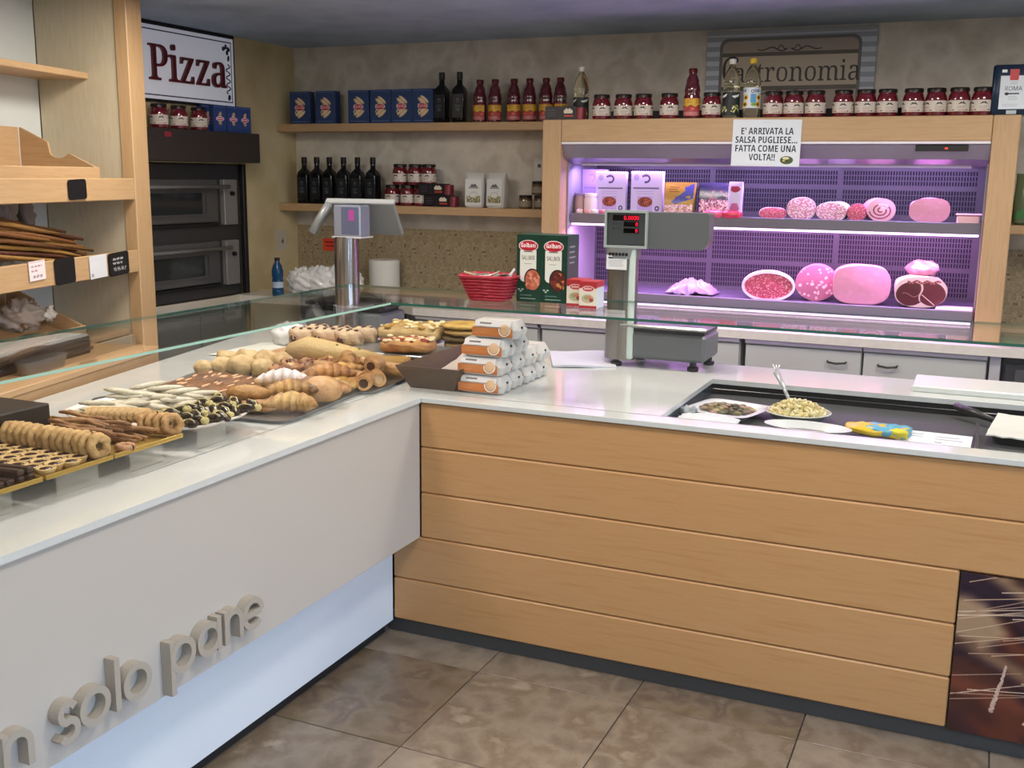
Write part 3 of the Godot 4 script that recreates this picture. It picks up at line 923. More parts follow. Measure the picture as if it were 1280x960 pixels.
	# loose breadsticks on the middle shelf
	for k in 110:
		var row := k % 13
		var lay := k / 13
		var z := -0.4 - row * 0.024
		var l := rng.randf_range(0.6, 0.85)
		var x0 := 1.2 - rng.randf() * 0.28 - row * 0.012 - lay * 0.035 - l
		var y0 := 1.262 + lay * 0.0195 + row * 0.006 + 0.085
		var tone := rng.randi() % 6
		var b := crust(["#5e3418", "#3c1c10", "#7a4a22", "#4a2214", "#a87a3a", "#b88c4a"][tone], ["#a67a3e", "#6e3a22", "#8a5a2c"][rng.randi() % 3], 12.0, k)
		var pts := []
		for j in 6:
			var f := j / 5.0
			pts.append(Vector3(x0 + l * f, y0 - 0.085 * f * (0.5 + f * 0.5) + 0.003 * sin(f * 9 + k), z + 0.05 * f + 0.004 * sin(f * 7 + k)))
		single("breadstick", tube(b, pts, [0.006, 0.009, 0.0095, 0.0095, 0.009, 0.006], 7), food(0.55), "long %s breadstick lying in the heap on the middle shelf of the left shelving" % ["brown", "very dark", "light brown", "dark brown", "golden", "golden"][tone], "breadstick", base, "breadsticks heaped on the shelf")
	var film := pane("#cfc8c0", 0.35, 0.18)
	for k in 3:
		var o := single("cellophane_bag", blob(B.new(), Vector3.ZERO, [Vector3(0.07, 0.05, 0.05), Vector3(0.035, 0.085, 0.03), Vector3(0.035, 0.08, 0.03)][k], 0.035, 22.0, k * 7.0, 22, 14), mat(["#7d6c5e", "#9a8e84", "#8f8378"][k], 0.25), ["crinkled dull cellophane bag end at the left above the breadsticks", "tall twisted cellophane bag end standing above the breadsticks", "twisted cellophane bag end above the breadsticks, nearest the post"][k], "bag", base * pos([0.62, 0.83, 1.0][k], [1.5, 1.49, 1.46][k], -0.66))
		o.set_meta("group", "cellophane bag ends")
	# bagged loaf in the low tray
	var lo := thing("bagged_loaf", "bagged loaf of bread lying in the low tray behind the black counter machine", "bread", Vector3.ZERO)
	lo.transform = base * pos(0.76, 1.06, -0.56)
	part(lo, "loaf", blob(crust("#9a6a3a", "#c09a6a", 15), Vector3.ZERO, Vector3(0.085, 0.045, 0.06), 0.02, 14, 3.0), food(0.5))
	part(lo, "bag_film", blob(B.new(), Vector3(0.0, 0.012, 0.0), Vector3(0.105, 0.065, 0.075), 0.06, 30, 8.0, 34, 22), pane("#e4ded6", 0.42, 0.2))
	part(lo, "bag_tie", blob(B.new(), Vector3(0.13, 0.01, 0.05), Vector3(0.025, 0.03, 0.02), 0.03, 60, 2.0), mat("#ece6dc", 0.5))
	# flat black and steel machine on the low worktop
	var m := thing("counter_machine", "flat black and silver counter machine with curved black flaps on the low wooden worktop", "machine", Vector3.ZERO)
	m.transform = base * pos(0.45, 0.96, -0.25)
	for k in 3: part(m, "steel_plate", box(-0.42, 0.2, 0.012 + k * 0.024, 0.026 + k * 0.024, -0.1, 0.09 - k * 0.01, 0.004), mat(["#3c4146", "#6a6e72", "#c4c6c6"][k], 0.3, 0.3))
	part(m, "base", box(-0.4, 0.19, 0.0, 0.066, -0.09, 0.08, 0.003), mats["black"])
	part(m, "ruled_top", box(-0.38, 0.16, 0.074, 0.08, -0.085, 0.06, 0.002), mat("#e4e4e0", 0.35))
	for s in 2:
		var fl := PackedVector2Array(arc(Vector2(0, 0), 0.15, 0, 180, 14, 0.032))
		part(m, "curved_flap", prism(B.new(), fl, -0.006, 0.006), mats["black"], Transform3D(Basis(), Vector3([-0.2, 0.06][s], 0.05, [0.098, -0.108][s])))
	part(m, "front_pan", loft(B.new(), [[0.0, 0.11, 0.03, 4.0], [0.045, 0.13, 0.035, 4.0], [0.05, 0.13, 0.035, 4.0]], 24), mat("#8d9294", 0.25, 0.7), pos(-0.22, 0.0, 0.14))
	# till block standing at the back of the white counter
	var r := thing("till", "black till block topped by a small dark device, standing on the white counter", "till", Vector3(-0.74, COUNTER, 1.42))
	part(r, "drawer_block", box(-0.24, 0.23, 0.0, 0.145, -0.28, 0.3, 0.004), mat("#1c1a18", 0.45))
	part(r, "device", bx(B.new(), Vector3.ZERO, Vector3(0.2, 0.035, 0.3), 0.012), mat("#202428", 0.35), pose(-0.2, 0.225, -0.06, 8, 0, -6))
	part(r, "device_foot", loft(B.new(), [[0.145, 0.07, 0.09, 4.0], [0.215, 0.04, 0.07, 4.0]], 16), mat("#2a2f35", 0.3), pos(-0.2, 0, -0.06))
	part(r, "cable", tube(B.new(), [Vector3(-0.1, 0.16, 0.1), Vector3(0.05, 0.152, 0.2), Vector3(0.228, 0.149, 0.2), Vector3(0.24, 0.06, 0.22), Vector3(0.25, 0.006, 0.24)], 0.004, 6), mat("#2c2c2e", 0.4))

# ------------------------------------------------------------------ glass over the counters
func glass_cases():
	var g: StandardMaterial3D = mats["glass"]
	var e: StandardMaterial3D = mats["glass_edge"]
	var t := thing("glass_case", "clear glass screen and shelf along the white pastry counter", "glass screen")
	part(t, "front_pane", box(-0.165, -0.157, COUNTER, 1.213, -0.076, 3.2, 0.0), mats["glass_front"])
	var b := B.new()
	b.x = Transform3D(Basis(Vector3(1, 0, 0), Vector3(0, 0, -1), Vector3(0, 1, 0)), Vector3.ZERO)
	part(t, "top_pane", prism(b, PackedVector2Array([Vector2(-0.157, 0.08), Vector2(-0.157, -3.2), Vector2(-0.63, -3.2), Vector2(-0.63, 0.553)]), 1.214, 1.222), g)
	part(t, "glass_edge", box(-0.1568, -0.1545, 1.2148, 1.2215, -0.08, 3.2, 0.0), mats["glass_edge_pale"])
	part(t, "glass_edge", box(-0.632, -0.6305, 1.2138, 1.2222, -0.55, 3.2, 0.0), e)
	for z in [2.4]:
		part(t, "support_post", lathe(B.new(), [Vector2(0, COUNTER), Vector2(0.018, COUNTER), Vector2(0.018, COUNTER + 0.006), Vector2(0.006, COUNTER + 0.01), Vector2(0.006, 1.208), Vector2(0.012, 1.213), Vector2(0, 1.213)], 12), mats["steel"], pos(-0.61, 0, z))
	t = thing("glass_case", "clear glass screen and shelf along the wooden counter holding boxes and a red basket", "glass screen")
	part(t, "front_pane", box(-0.156, 3.3, COUNTER, 1.213, -0.083, -0.075, 0.0), mats["glass_front"])
	b = B.new()
	b.x = Transform3D(Basis(Vector3(1, 0, 0), Vector3(0, 0, -1), Vector3(0, 1, 0)), Vector3.ZERO)
	part(t, "top_pane", prism(b, PackedVector2Array([Vector2(-0.154, 0.0765), Vector2(3.3, 0.0765), Vector2(3.3, 0.55), Vector2(-0.626, 0.55)]), 1.214, 1.222), g)
	part(t, "glass_edge", box(-0.155, 3.3, 1.2138, 1.2222, -0.076, -0.0735, 0.0), e)
	part(t, "glass_edge", box(-0.63, 3.3, 1.2138, 1.2222, -0.552, -0.5505, 0.0), e)
	for x in [2.9]:
		part(t, "support_post", lathe(B.new(), [Vector2(0, COUNTER), Vector2(0.018, COUNTER), Vector2(0.018, COUNTER + 0.006), Vector2(0.006, COUNTER + 0.01), Vector2(0.006, 1.208), Vector2(0.012, 1.213), Vector2(0, 1.213)], 12), mats["steel"], pos(x, 0, -0.53))

# ------------------------------------------------------------------ signs
func wall_signs():
	# striped board lettered Gastronomia
	var im := canvas(640, 320, "#c4cad2")
	for k in 9: rect(im, 0, 22 + k * 36, 640, 18, "#99a2ae")
	rect(im, 0, 0, 640, 16, "#a3a7ac")
	var inner := []
	for v in rounded(536, 296, 34, 6): inner.append(Vector2(320 + v.x, 176 + v.y))
	poly(im, inner, "#6c6a68")
	inner.clear()
	for v in rounded(512, 276, 26, 6): inner.append(Vector2(320 + v.x, 178 + v.y))
	poly(im, inner, "#a3958a")
	rect(im, 64, 84, 512, 14, "#5f5850")
	rect(im, 64, 98, 512, 112, "#bfb19c")
	rect(im, 64, 210, 512, 16, "#5f5850")
	for sy in [72, 236]:
		for s in [-1.0, 1.0]:
			for k in 30:
				var f := k / 29.0
				oval(im, 320 + s * (10 + f * 110), sy + sin(f * 9.0) * 9 * (1 - f * 0.6), 4.5 - f * 2.5, 2.2, "#3a3836")
				if k < 16: oval(im, 320 + s * (16 + f * 70), sy - 6 + cos(f * 14) * 7, 2.4, 1.8, "#3a3836")
	ink(im, "G", 98, 150, 136, "#2e2f33", serif, 0.8)
	ink(im, "astronomia", 350, 160, 100, "#2e2f33", serif, 0.88)
	var t := thing("shop_sign", "striped grey sign board reading Gastronomia on the back wall", "sign", Vector3(0.755, 2.213, -2.5985))
	part(t, "board", bx(B.new(), Vector3(0, 0, 0.006), Vector3(0.862, 0.436, 0.012), 0.001), mat("#a9adb2", 0.5))
	part(t, "print", bx(B.new(), Vector3(0, 0, 0.0128), Vector3(0.858, 0.432, 0.001), 0.0), printed(im, 0.5))
	# framed pizza sign over the oven
	t = thing("shop_sign", "white sign reading Pizza in dark red letters in a black frame above the oven", "sign", Vector3(-2.309, 2.236, -1.47), PI / 2)
	var pm := canvas(512, 192, "#e4e7ee")
	for q in [[8, 10, 496, 3], [8, 180, 496, 3], [500, 10, 3, 173], [8, 10, 3, 173]]: rect(pm, q[0], q[1], q[2], q[3], "#2a2a34")
	for q in [[468, 30, 7, 6, -0.5], [478, 24, 5, 8, 0.3], [490, 30, 8, 6, 0.6], [484, 40, 6, 7, 0.0], [489, 56, 5, 9, 0.2], [30, 26, 7, 5, 0.4], [42, 28, 4, 6, 0.0], [488, 168, 6, 9, 0.3]]: oval(pm, q[0], q[1], q[2], q[3], "#23232e", q[4])
	for k in 60: oval(pm, 486 + sin(k * 0.42) * 9, 74 + k * 1.4, 2, 2, "#23232e")
	part(t, "frame", box(-0.53, 0.512, -0.204, 0.203, 0.0, 0.024, 0.002), mats["black"])
	part(t, "light_sign_face", bx(B.new(), Vector3(-0.008, -0.004, 0.0245), Vector3(1.01, 0.372, 0.002), 0.0), printed(pm, 0.25))
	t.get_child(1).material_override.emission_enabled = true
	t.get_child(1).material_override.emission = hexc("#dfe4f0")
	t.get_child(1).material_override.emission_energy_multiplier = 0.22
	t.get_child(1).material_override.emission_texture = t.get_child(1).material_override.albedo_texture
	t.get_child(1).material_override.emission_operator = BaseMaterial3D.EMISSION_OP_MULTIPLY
	var tm := text_mesh("Pizza", serif, 0.252, 0.016, 0.5)
	part(t, "lettering", tm, mat("#5a1420", 0.35), pos(0.108, -0.008, 0.034), "dark red raised letters")
	# paper notice on the display
	im = canvas(512, 344, "#dfe7ef")
	var rows := ["E' ARRIVATA LA", "SALSA PUGLIESE...", "FATTA COME UNA", "VOLTA!!"]
	for k in 4: ink(im, rows[k], [258, 256, 252, 232][k], 86 + k * 64, 66, "#1d2733", sans_bold, 0.82)
	oval(im, 416, 296, 48, 30, "#4a5a34")
	oval(im, 410, 282, 26, 10, "#d8d4a8")
	oval(im, 396, 300, 10, 8, "#c9b45e")
	oval(im, 422, 302, 12, 8, "#3c4a2c")
	for k in 5: rect(im, 230 + k * 14, 20, 8, 3, "#b9c2cc")
	single("paper_notice", bx(B.new(), Vector3.ZERO, Vector3(0.322, 0.216, 0.0012), 0.0), printed(im, 0.7), "white paper notice in black capitals hanging on the beam of the chilled display", "notice", pose(0.7745, 1.837, -1.9985, 0, 0, -0.6))
	# small sheets by the backsplash
	im = canvas(64, 64, "#b9b4a8")
	rect(im, 34, 32, 14, 10, "#5a5a58")
	rect(im, 38, 26, 6, 8, "#77756e")
	single("wall_sheet", bx(B.new(), Vector3.ZERO, Vector3(0.105, 0.122, 0.0015), 0.0), printed(im, 0.7), "small pale sheet stuck on the left wall above the blue water bottle", "sheet", Transform3D(Basis(Vector3.UP, PI / 2), Vector3(-2.3088, 1.255, -2.41)))
	im = canvas(96, 64, "#d8442c")
	rect(im, 14, 14, 60, 8, "#8a1e12")
	rect(im, 20, 34, 58, 8, "#8a1e12")
	single("wall_sticker", bx(B.new(), Vector3.ZERO, Vector3(0.115, 0.078, 0.0015), 0.0), printed(im, 0.6), "orange red sticker with two dark lines on the mosaic behind the far scale", "sticker", pos(-2.06, 1.225, -2.5905))

# ------------------------------------------------------------------ goods on the shelves
func make_jar(label: String, group: String) -> Node3D:
	var t := thing("sauce_jar", label, "jar", Vector3.ZERO, 0.0, group)
	var glassy: StandardMaterial3D = mats["sauce"]
	part(t, "jar_body", lathe(B.new(), [Vector2(0, 0), Vector2(0.042, 0), Vector2(0.0455, 0.004), Vector2(0.047, 0.02), Vector2(0.047, 0.07), Vector2(0.0455, 0.082), Vector2(0.041, 0.097), Vector2(0.0375, 0.102), Vector2(0.0375, 0.107)], 24), glassy)
	part(t, "jar_label", lathe(B.new(), [Vector2(0.0477, 0.018), Vector2(0.0477, 0.066)], 20, -1.9, 1.9), mats["jar_label"])
	part(t, "lid", lathe(B.new(), [Vector2(0.0385, 0.104), Vector2(0.041, 0.105), Vector2(0.041, 0.119), Vector2(0.039, 0.122), Vector2(0, 0.122)], 24), mats["lid"])
	return t

func make_bottle(label: String, group: String) -> Node3D:
	var t := thing("oil_bottle", label, "bottle", Vector3.ZERO, 0.0, group)
	part(t, "glass_body", loft(B.new(), [[0.0, 0.034, 0.034, 7.0], [0.004, 0.0375, 0.0375, 7.0], [0.17, 0.0375, 0.0375, 7.0], [0.19, 0.034, 0.034, 5.0], [0.205, 0.024, 0.024, 3.0], [0.214, 0.0165, 0.0165, 2.0], [0.245, 0.0155, 0.0155, 2.0]], 32), mats["oil_glass"])
	part(t, "cap", lathe(B.new(), [Vector2(0.0165, 0.243), Vector2(0.0175, 0.245), Vector2(0.0175, 0.281), Vector2(0.015, 0.283), Vector2(0, 0.283)], 18), mats["black"])
	part(t, "bottle_label", bx(B.new(), Vector3(0, 0.092, 0.038), Vector3(0.062, 0.13, 0.0012), 0.0), mats["oil_label"])
	return t

func make_passata(label: String, group: String) -> Node3D:
	var t := thing("passata_bottle", label, "bottle", Vector3.ZERO, 0.0, group)
	part(t, "glass_body", lathe(B.new(), [Vector2(0, 0), Vector2(0.036, 0), Vector2(0.0395, 0.005), Vector2(0.0395, 0.1), Vector2(0.036, 0.114), Vector2(0.038, 0.13), Vector2(0.0385, 0.14), Vector2(0.034, 0.16), Vector2(0.031, 0.168), Vector2(0.0315, 0.178), Vector2(0.024, 0.198), Vector2(0.0185, 0.208), Vector2(0.0185, 0.217)], 24), mats["passata"])
	part(t, "bottle_label", lathe(B.new(), [Vector2(0.0401, 0.012), Vector2(0.0401, 0.098)], 20, -1.7, 1.7), mats["passata_label"])
	part(t, "cap", lathe(B.new(), [Vector2(0.0195, 0.216), Vector2(0.021, 0.217), Vector2(0.021, 0.234), Vector2(0.019, 0.237), Vector2(0, 0.237)], 20), mat("#5c1a1e", 0.35, 0.3))
	return t

func make_pasta(label: String, group: String) -> Node3D:
	var t := thing("pasta_box", label, "box", Vector3.ZERO, 0.0, group)
	part(t, "carton", box(-0.07, 0.07, 0.0, 0.194, -0.03, 0.03, 0.0015), mat("#263a62", 0.45))
	part(t, "front_print", bx(B.new(), Vector3(0, 0.097, 0.0303), Vector3(0.138, 0.192, 0.0006), 0.0), mats["pasta_print"])
	return t

func make_black_pack(label: String, group: String) -> Node3D:
	var t := thing("can_pack", label, "package", Vector3.ZERO, 0.0, group)
	part(t, "sleeve", box(-0.1, 0.07, 0.0, 0.066, -0.04, 0.04, 0.002), mat("#17131a", 0.35))
	part(t, "front_print", bx(B.new(), Vector3(-0.015, 0.033, 0.0403), Vector3(0.17, 0.064, 0.0006), 0.0), mats["pack_print"])
	part(t, "can", lathe(B.new(), [Vector2(0, 0.002), Vector2(0.036, 0.002), Vector2(0.036, 0.06), Vector2(0, 0.06)], 20), mat("#7c2a34", 0.3, 0.3), pos(0.072, 0, 0.0))
	return t

func make_clear(label: String, cap: String, dark: bool) -> Node3D:
	var t := thing("seed_oil_bottle", label, "bottle")
	var prof := [Vector2(0, 0), Vector2(0.038, 0), Vector2(0.041, 0.006), Vector2(0.041, 0.05)]
	for k in 9: prof.append(Vector2(0.041 if k % 2 == 0 else 0.0385, 0.06 + k * 0.012))
	prof.append_array([Vector2(0.04, 0.175), Vector2(0.03, 0.215), Vector2(0.017, 0.238), Vector2(0.0135, 0.245), Vector2(0.0135, 0.255)])
	part(t, "bottle_body", lathe(B.new(), prof, 24), mats["clear_oil"])
	part(t, "cap", lathe(B.new(), [Vector2(0.0145, 0.252), Vector2(0.0165, 0.253), Vector2(0.0165, 0.275), Vector2(0.0, 0.276)], 18), mat(cap, 0.4))
	part(t, "bottle_label", lathe(B.new(), [Vector2(0.0418, 0.012 if dark else 0.045), Vector2(0.0418, 0.12 if dark else 0.14)], 20, -1.6, 1.6), mats["olive_label"] if dark else mats["sun_label"])
	return t

func bottles_and_jars():
	var m := mat("#641520", 0.08).duplicate()
	m.clearcoat_enabled = true
	m.clearcoat_roughness = 0.03
	mats["sauce"] = m
	m = surf(noise_tex(0.02, ["#471018", "#571820", "#662028"], 4, 71, 256), Vector3(6, 6, 6), 0.1)
	m.clearcoat_enabled = true
	m.clearcoat_roughness = 0.03
	mats["passata"] = m
	mats["lid"] = mat("#241d1b", 0.35, 0.3)
	mats["oil_glass"] = mat("#0d1013", 0.08)
	m = StandardMaterial3D.new()
	m.albedo_color = Color(0.96, 0.95, 0.84, 0.02)
	m.refraction_enabled = true
	m.refraction_scale = 0.046
	m.roughness = 0.03
	mats["clear_oil"] = m
	# labels
	var im := canvas(256, 64, "#cfc6ba")
	for k in 3:
		var x := 128.0 + (k - 1) * 84
		poly(im, [Vector2(x - 26, 24), Vector2(x - 8, 8), Vector2(x, 13), Vector2(x + 6, 6), Vector2(x + 26, 24), Vector2(x, 18)], "#3c3638")
		lines(im, x - 30, 32, 60, 3, 6, "#8d8580")
		rect(im, x - 24, 54, 48, 4, "#b7727a")
		rect(im, x + 26, 52, 12, 6, "#4a3c3c")
	mats["jar_label"] = printed(im)
	im = canvas(128, 96, "#a8404a")
	rect(im, 0, 0, 128, 46, "#d9b038")
	rect(im, 0, 0, 128, 4, "#8c1a1a")
	for x in [24, 64, 104]:
		lines(im, x - 18, 9, 36, 3, 8, "#8c2a1c")
		oval(im, x, 50, 14, 13, "#b02c24")
		oval(im, x - 4, 44, 7, 3, "#5c6a2c")
		oval(im, x + 9, 58, 8, 7, "#dc6a3a")
	rect(im, 0, 72, 128, 24, "#b45a62")
	lines(im, 8, 78, 110, 2, 8, "#e0b8a8")
	mats["passata_label"] = printed(im)
	im = canvas(64, 128, "#14171c")
	rect(im, 4, 4, 56, 1, "#555a60")
	oval(im, 32, 32, 10, 12, "#5a6068")
	oval(im, 32, 34, 6, 8, "#14171c")
	rect(im, 14, 60, 36, 2, "#7d848c")
	lines(im, 16, 68, 34, 4, 7, "#5c636b")
	oval(im, 36, 84, 10, 6, "#4a5058", 0.5)
	mats["oil_label"] = printed(im, 0.4)
	im = canvas(138, 192, "#2d4472")
	rect(im, 8, 6, 122, 3, "#5d74a0")
	rect(im, 12, 178, 114, 3, "#6f86ae")
	for q in [[0.65, 72, 58], [0.65, 56, 70], [-0.65, 72, 136], [-0.65, 58, 124]]:
		oval(im, q[1] + 8, q[2], 34, 11, "#d9b98a", q[0])
		oval(im, q[1] + 10, q[2] - 2, 27, 5, "#ecd9b6", q[0])
	oval(im, 46, 124, 11, 12, "#e8d3ae")
	oval(im, 46, 124, 6, 7, "#8c6a48")
	oval(im, 68, 96, 34, 19, "#ffffff")
	oval(im, 68, 96, 32, 17, "#c2232c")
	ink(im, "Barilla", 68, 94, 26, "#ffffff", serif, 0.78)
	mats["pasta_print"] = printed(im, 0.4)
	im = canvas(128, 48, "#1a151c")
	rect(im, 60, 0, 2, 48, "#3a3038")
	lines(im, 8, 12, 40, 3, 10, "#4a4650")
	poly(im, [Vector2(76, 16), Vector2(88, 6), Vector2(94, 12), Vector2(100, 6), Vector2(114, 16), Vector2(112, 26), Vector2(78, 26)], "#d8cdb8")
	rect(im, 78, 32, 38, 6, "#c43a34")
	mats["pack_print"] = printed(im, 0.4)
	im = canvas(128, 96, "#d8e0e8")
	for x in [32, 96]:
		ink(im, "Olio", x - 8, 16, 22, "#28407a", sans_bold, 1.0, -0.2)
		rect(im, x - 30, 30, 26, 40, "#5aa0d0")
		oval(im, x + 10, 46, 13, 13, "#e8b828")
		oval(im, x + 10, 46, 7, 7, "#5c3014")
		oval(im, x + 6, 78, 14, 13, "#e8b828")
		oval(im, x + 6, 78, 7, 7, "#5c3014")
		oval(im, x - 14, 78, 14, 8, "#7aa03a")
	mats["sun_label"] = printed(im)
	im = canvas(128, 96, "#1d2426")
	for x in [32, 96]:
		poly(im, [Vector2(x - 22, 16), Vector2(x, 12), Vector2(x + 22, 6), Vector2(x + 14, 18), Vector2(x - 8, 24)], "#e2e4e2")
		for k in 18: oval(im, x - 20 + rng.randf() * 40, 52 + rng.randf() * 30, 5, 3, ["#c9c86a", "#7d8c3a", "#e2deb8"][k % 3], rng.randf() * 3)
	mats["olive_label"] = printed(im)

	var up := 1.9685
	var low := 1.4875
	var g := "blue pasta boxes on the upper shelf"
	var p0 := make_pasta("", g)
	var px := [-2.165, -1.978, -1.745, -1.592, -1.448, -1.305]
	for i in 6:
		var l: String = "navy pasta box, %s from the left on the upper wall shelf" % ORD[i]
		var o := p0 if i == 0 else dup(p0, "pasta_box", Vector3.ZERO, 0, l)
		o.set_meta("label", l)
		o.position = Vector3(px[i], up, -2.47)
		o.rotation.y = [0.05, 0.02, 0.06, 0.0, 0.0, -0.02][i]
	var b0 := make_bottle("left of two black oil bottles on the upper shelf, next to the pasta boxes", "black oil bottles")
	b0.position = Vector3(-1.19, up, -2.46)
	dup(b0, "oil_bottle", Vector3(-1.075, up, -2.46), 0.1, "right of two black oil bottles on the upper shelf, next to the passata")
	for i in 6:
		dup(b0, "oil_bottle", Vector3([-2.155, -2.062, -1.97, -1.868, -1.768, -1.66][i], low, -2.46), [0.1, 0.05, 0.0, 0.1, 0.08, -0.05][i], "dark square oil bottle, %s from the left on the lower wall shelf" % ORD[i])
	var s0 := make_passata("", "passata bottles")
	for i in 6:
		var l: String = "red passata bottle with yellow label, %s from the left on the upper wall shelf" % ORD[i]
		var o := s0 if i == 0 else dup(s0, "passata_bottle", Vector3.ZERO, 0, l)
		o.set_meta("label", l)
		o.position = Vector3([-0.95, -0.855, -0.738, -0.642, -0.543, -0.458][i], up, -2.47)
		o.rotation.y = i * 0.35 - 0.6
	dup(s0, "passata_bottle", Vector3(0.393, FRIDGE_TOP, -2.06), 0.1, "single red passata bottle standing between the jars on the chilled display")
	var j0 := make_jar("", "jars of dark red sauce")
	var jx := [-0.072, 0.043, 0.148, 0.28, 0.492, 0.788, 0.884, 0.983, 1.108, 1.207, 1.301, 1.413, 1.508, 1.604, 1.7]
	for i in 15:
		var l: String = "dark red sauce jar, %s jar from the left on top of the chilled display" % ORD[i]
		var o := j0 if i == 0 else dup(j0, "sauce_jar", Vector3.ZERO, 0, l)
		o.set_meta("label", l)
		o.position = Vector3(jx[i], FRIDGE_TOP, -2.06)
		o.rotation.y = rng.randf_range(0.1, 0.6)
	var k0 := make_black_pack("black sleeve pack of small cans on top of the chilled display beside the passata bottles", "black packs of cans")
	k0.position = Vector3(-0.26, FRIDGE_TOP, -2.05)
	make_clear("clear oil bottle with white cap behind the black can pack, beside the passata bottles", "#e8e6e0", true).position = Vector3(-0.235, FRIDGE_TOP, -2.2)
	make_clear("clear oil bottle with white cap and dark olive label in front of the sign board", "#e8e6e0", true).position = Vector3(0.585, FRIDGE_TOP, -2.06)
	make_clear("clear seed oil bottle with yellow cap and sunflower label", "#e0c020", false).position = Vector3(0.684, FRIDGE_TOP, -2.06)
	single("dark_rail", box(-0.12, 1.72, FRIDGE_TOP, FRIDGE_TOP + 0.055, -2.3, -2.29), mat("#2e2c30", 0.5), "low dark rail on top of the chilled display behind the jars", "rail")
	# tin of oil
	var t := thing("oil_tin", "tall dark blue oil tin with white label on top of the chilled display", "tin", Vector3(1.812, FRIDGE_TOP, -2.07))
	part(t, "tin_body", loft(B.new(), [[0.0, 0.078, 0.05, 8.0], [0.003, 0.08, 0.052, 8.0], [0.205, 0.08, 0.052, 8.0], [0.212, 0.074, 0.047, 8.0]], 40), mat("#1d3046", 0.3, 0.3))
	im = canvas(128, 160, "#d8e2ea")
	rect(im, 44, 0, 40, 22, "#c42a34")
	rect(im, 50, 6, 28, 3, "#f0c8c8")
	lines(im, 44, 30, 44, 2, 8, "#98a4ae")
	ink(im, "ROMA", 64, 62, 30, "#3a444e", sans, 1.0)
	oval(im, 34, 86, 10, 7, "#1a222a")
	rect(im, 34, 83, 60, 6, "#1a222a")
	lines(im, 40, 98, 50, 3, 8, "#a8b4be")
	lines(im, 14, 136, 100, 2, 8, "#a8b4be")
	part(t, "tin_label", bx(B.new(), Vector3(0.006, 0.095, 0.0525), Vector3(0.106, 0.14, 0.001), 0.0), printed(im))
	part(t, "red_seal", bx(B.new(), Vector3(0.006, 0.172, 0.0527), Vector3(0.036, 0.04, 0.0012), 0.0), mat("#c02834", 0.4))
	part(t, "price_tag", bx(B.new(), Vector3(-0.034, 0.185, 0.0527), Vector3(0.02, 0.012, 0.0012), 0.0), mat("#e8ecf0", 0.5))
	part(t, "side_label", bx(B.new(), Vector3(-0.0803, 0.12, 0.0), Vector3(0.001, 0.06, 0.05), 0.0), mat("#b8bcc0", 0.5))
	part(t, "lower_tag", bx(B.new(), Vector3(0.006, 0.012, 0.0527), Vector3(0.04, 0.016, 0.0012), 0.0), mat("#b9c6cf", 0.5))
	# lower shelf groceries
	var lower := [[-1.537, 0.0, "lower layer, first from the left"], [-1.43, 0.0, "lower layer, second from the left"], [-1.335, 0.0, "lower layer, third from the left"], [-1.482, 0.1225, "upper layer, first from the left"], [-1.378, 0.1225, "upper layer, second from the left"], [-1.288, 0.1225, "upper layer, third from the left"]]
	for q in lower:
		dup(j0, "sauce_jar", Vector3(q[0], low + q[1], -2.48), rng.randf_range(-0.2, 0.3), "red sauce jar stacked on the lower wall shelf, " + q[2])
	dup(k0, "can_pack", Vector3(-1.19, low, -2.46), 0.0, "black sleeve pack of cans, bottom one of two stacked on the lower wall shelf")
	dup(k0, "can_pack", Vector3(-1.225, low + 0.067, -2.46), 0.03, "black sleeve pack of cans, top one of two stacked on the lower wall shelf")
	im = canvas(96, 144, "#d5d6d2")
	poly(im, [Vector2(24, 44), Vector2(40, 26), Vector2(48, 32), Vector2(56, 24), Vector2(74, 44)], "#59605e")
	rect(im, 20, 46, 58, 5, "#6d7472")
	oval(im, 48, 84, 26, 18, "#c2c6c0")
	rect(im, 8, 92, 80, 36, "#8a8560")
	specks(im, 240, 10, 94, 76, 32, ["#b9b08a", "#6a6440", "#cfc8a4", "#54502f"], 1.5, 3.5)
	oval(im, 48, 88, 20, 12, "#d5d6d2")
	mats["pulse_print"] = printed(im, 0.6)
	for i in 2:
		t = thing("pulse_bag", ["white paper bag of pulses, left one of the pair on the lower shelf", "white paper bag of pulses, right one of the pair on the lower shelf"][i], "bag", Vector3([-0.975, -0.835][i], low, -2.47), [0.12, -0.06][i], "white bags of pulses")
		part(t, "bag_body", loft(B.new(), [[0.0, 0.05, 0.035, 5.0], [0.01, 0.058, 0.04, 5.0], [0.1, 0.06, 0.042, 4.0], [0.165, 0.057, 0.034, 4.0], [0.19, 0.056, 0.018, 4.0], [0.2, 0.055, 0.006, 4.0]], 28, 0.006, i * 9.0), mat("#cdcdc9", 0.6))
		part(t, "front_print", bx(B.new(), Vector3(0, 0.086, 0.0425), Vector3(0.1, 0.15, 0.001), 0.0), mats["pulse_print"], pose(0, 0, 0.001, -1.5))
	t = thing("paper_packet", "slim white packet standing at the back of the lower shelf beside the wooden post", "packet", Vector3(-0.6, low, -2.55))
	part(t, "packet_body", loft(B.new(), [[0.0, 0.036, 0.025, 6.0], [0.26, 0.038, 0.025, 6.0], [0.283, 0.036, 0.008, 6.0]], 20), mat("#d0ccc6", 0.5))
	part(t, "emblem", loft(B.new(), [[0.232, 0.012, 0.002, 2.0], [0.25, 0.008, 0.002, 2.0]], 12), mat("#5a4a58", 0.5), pos(0, 0, 0.026))
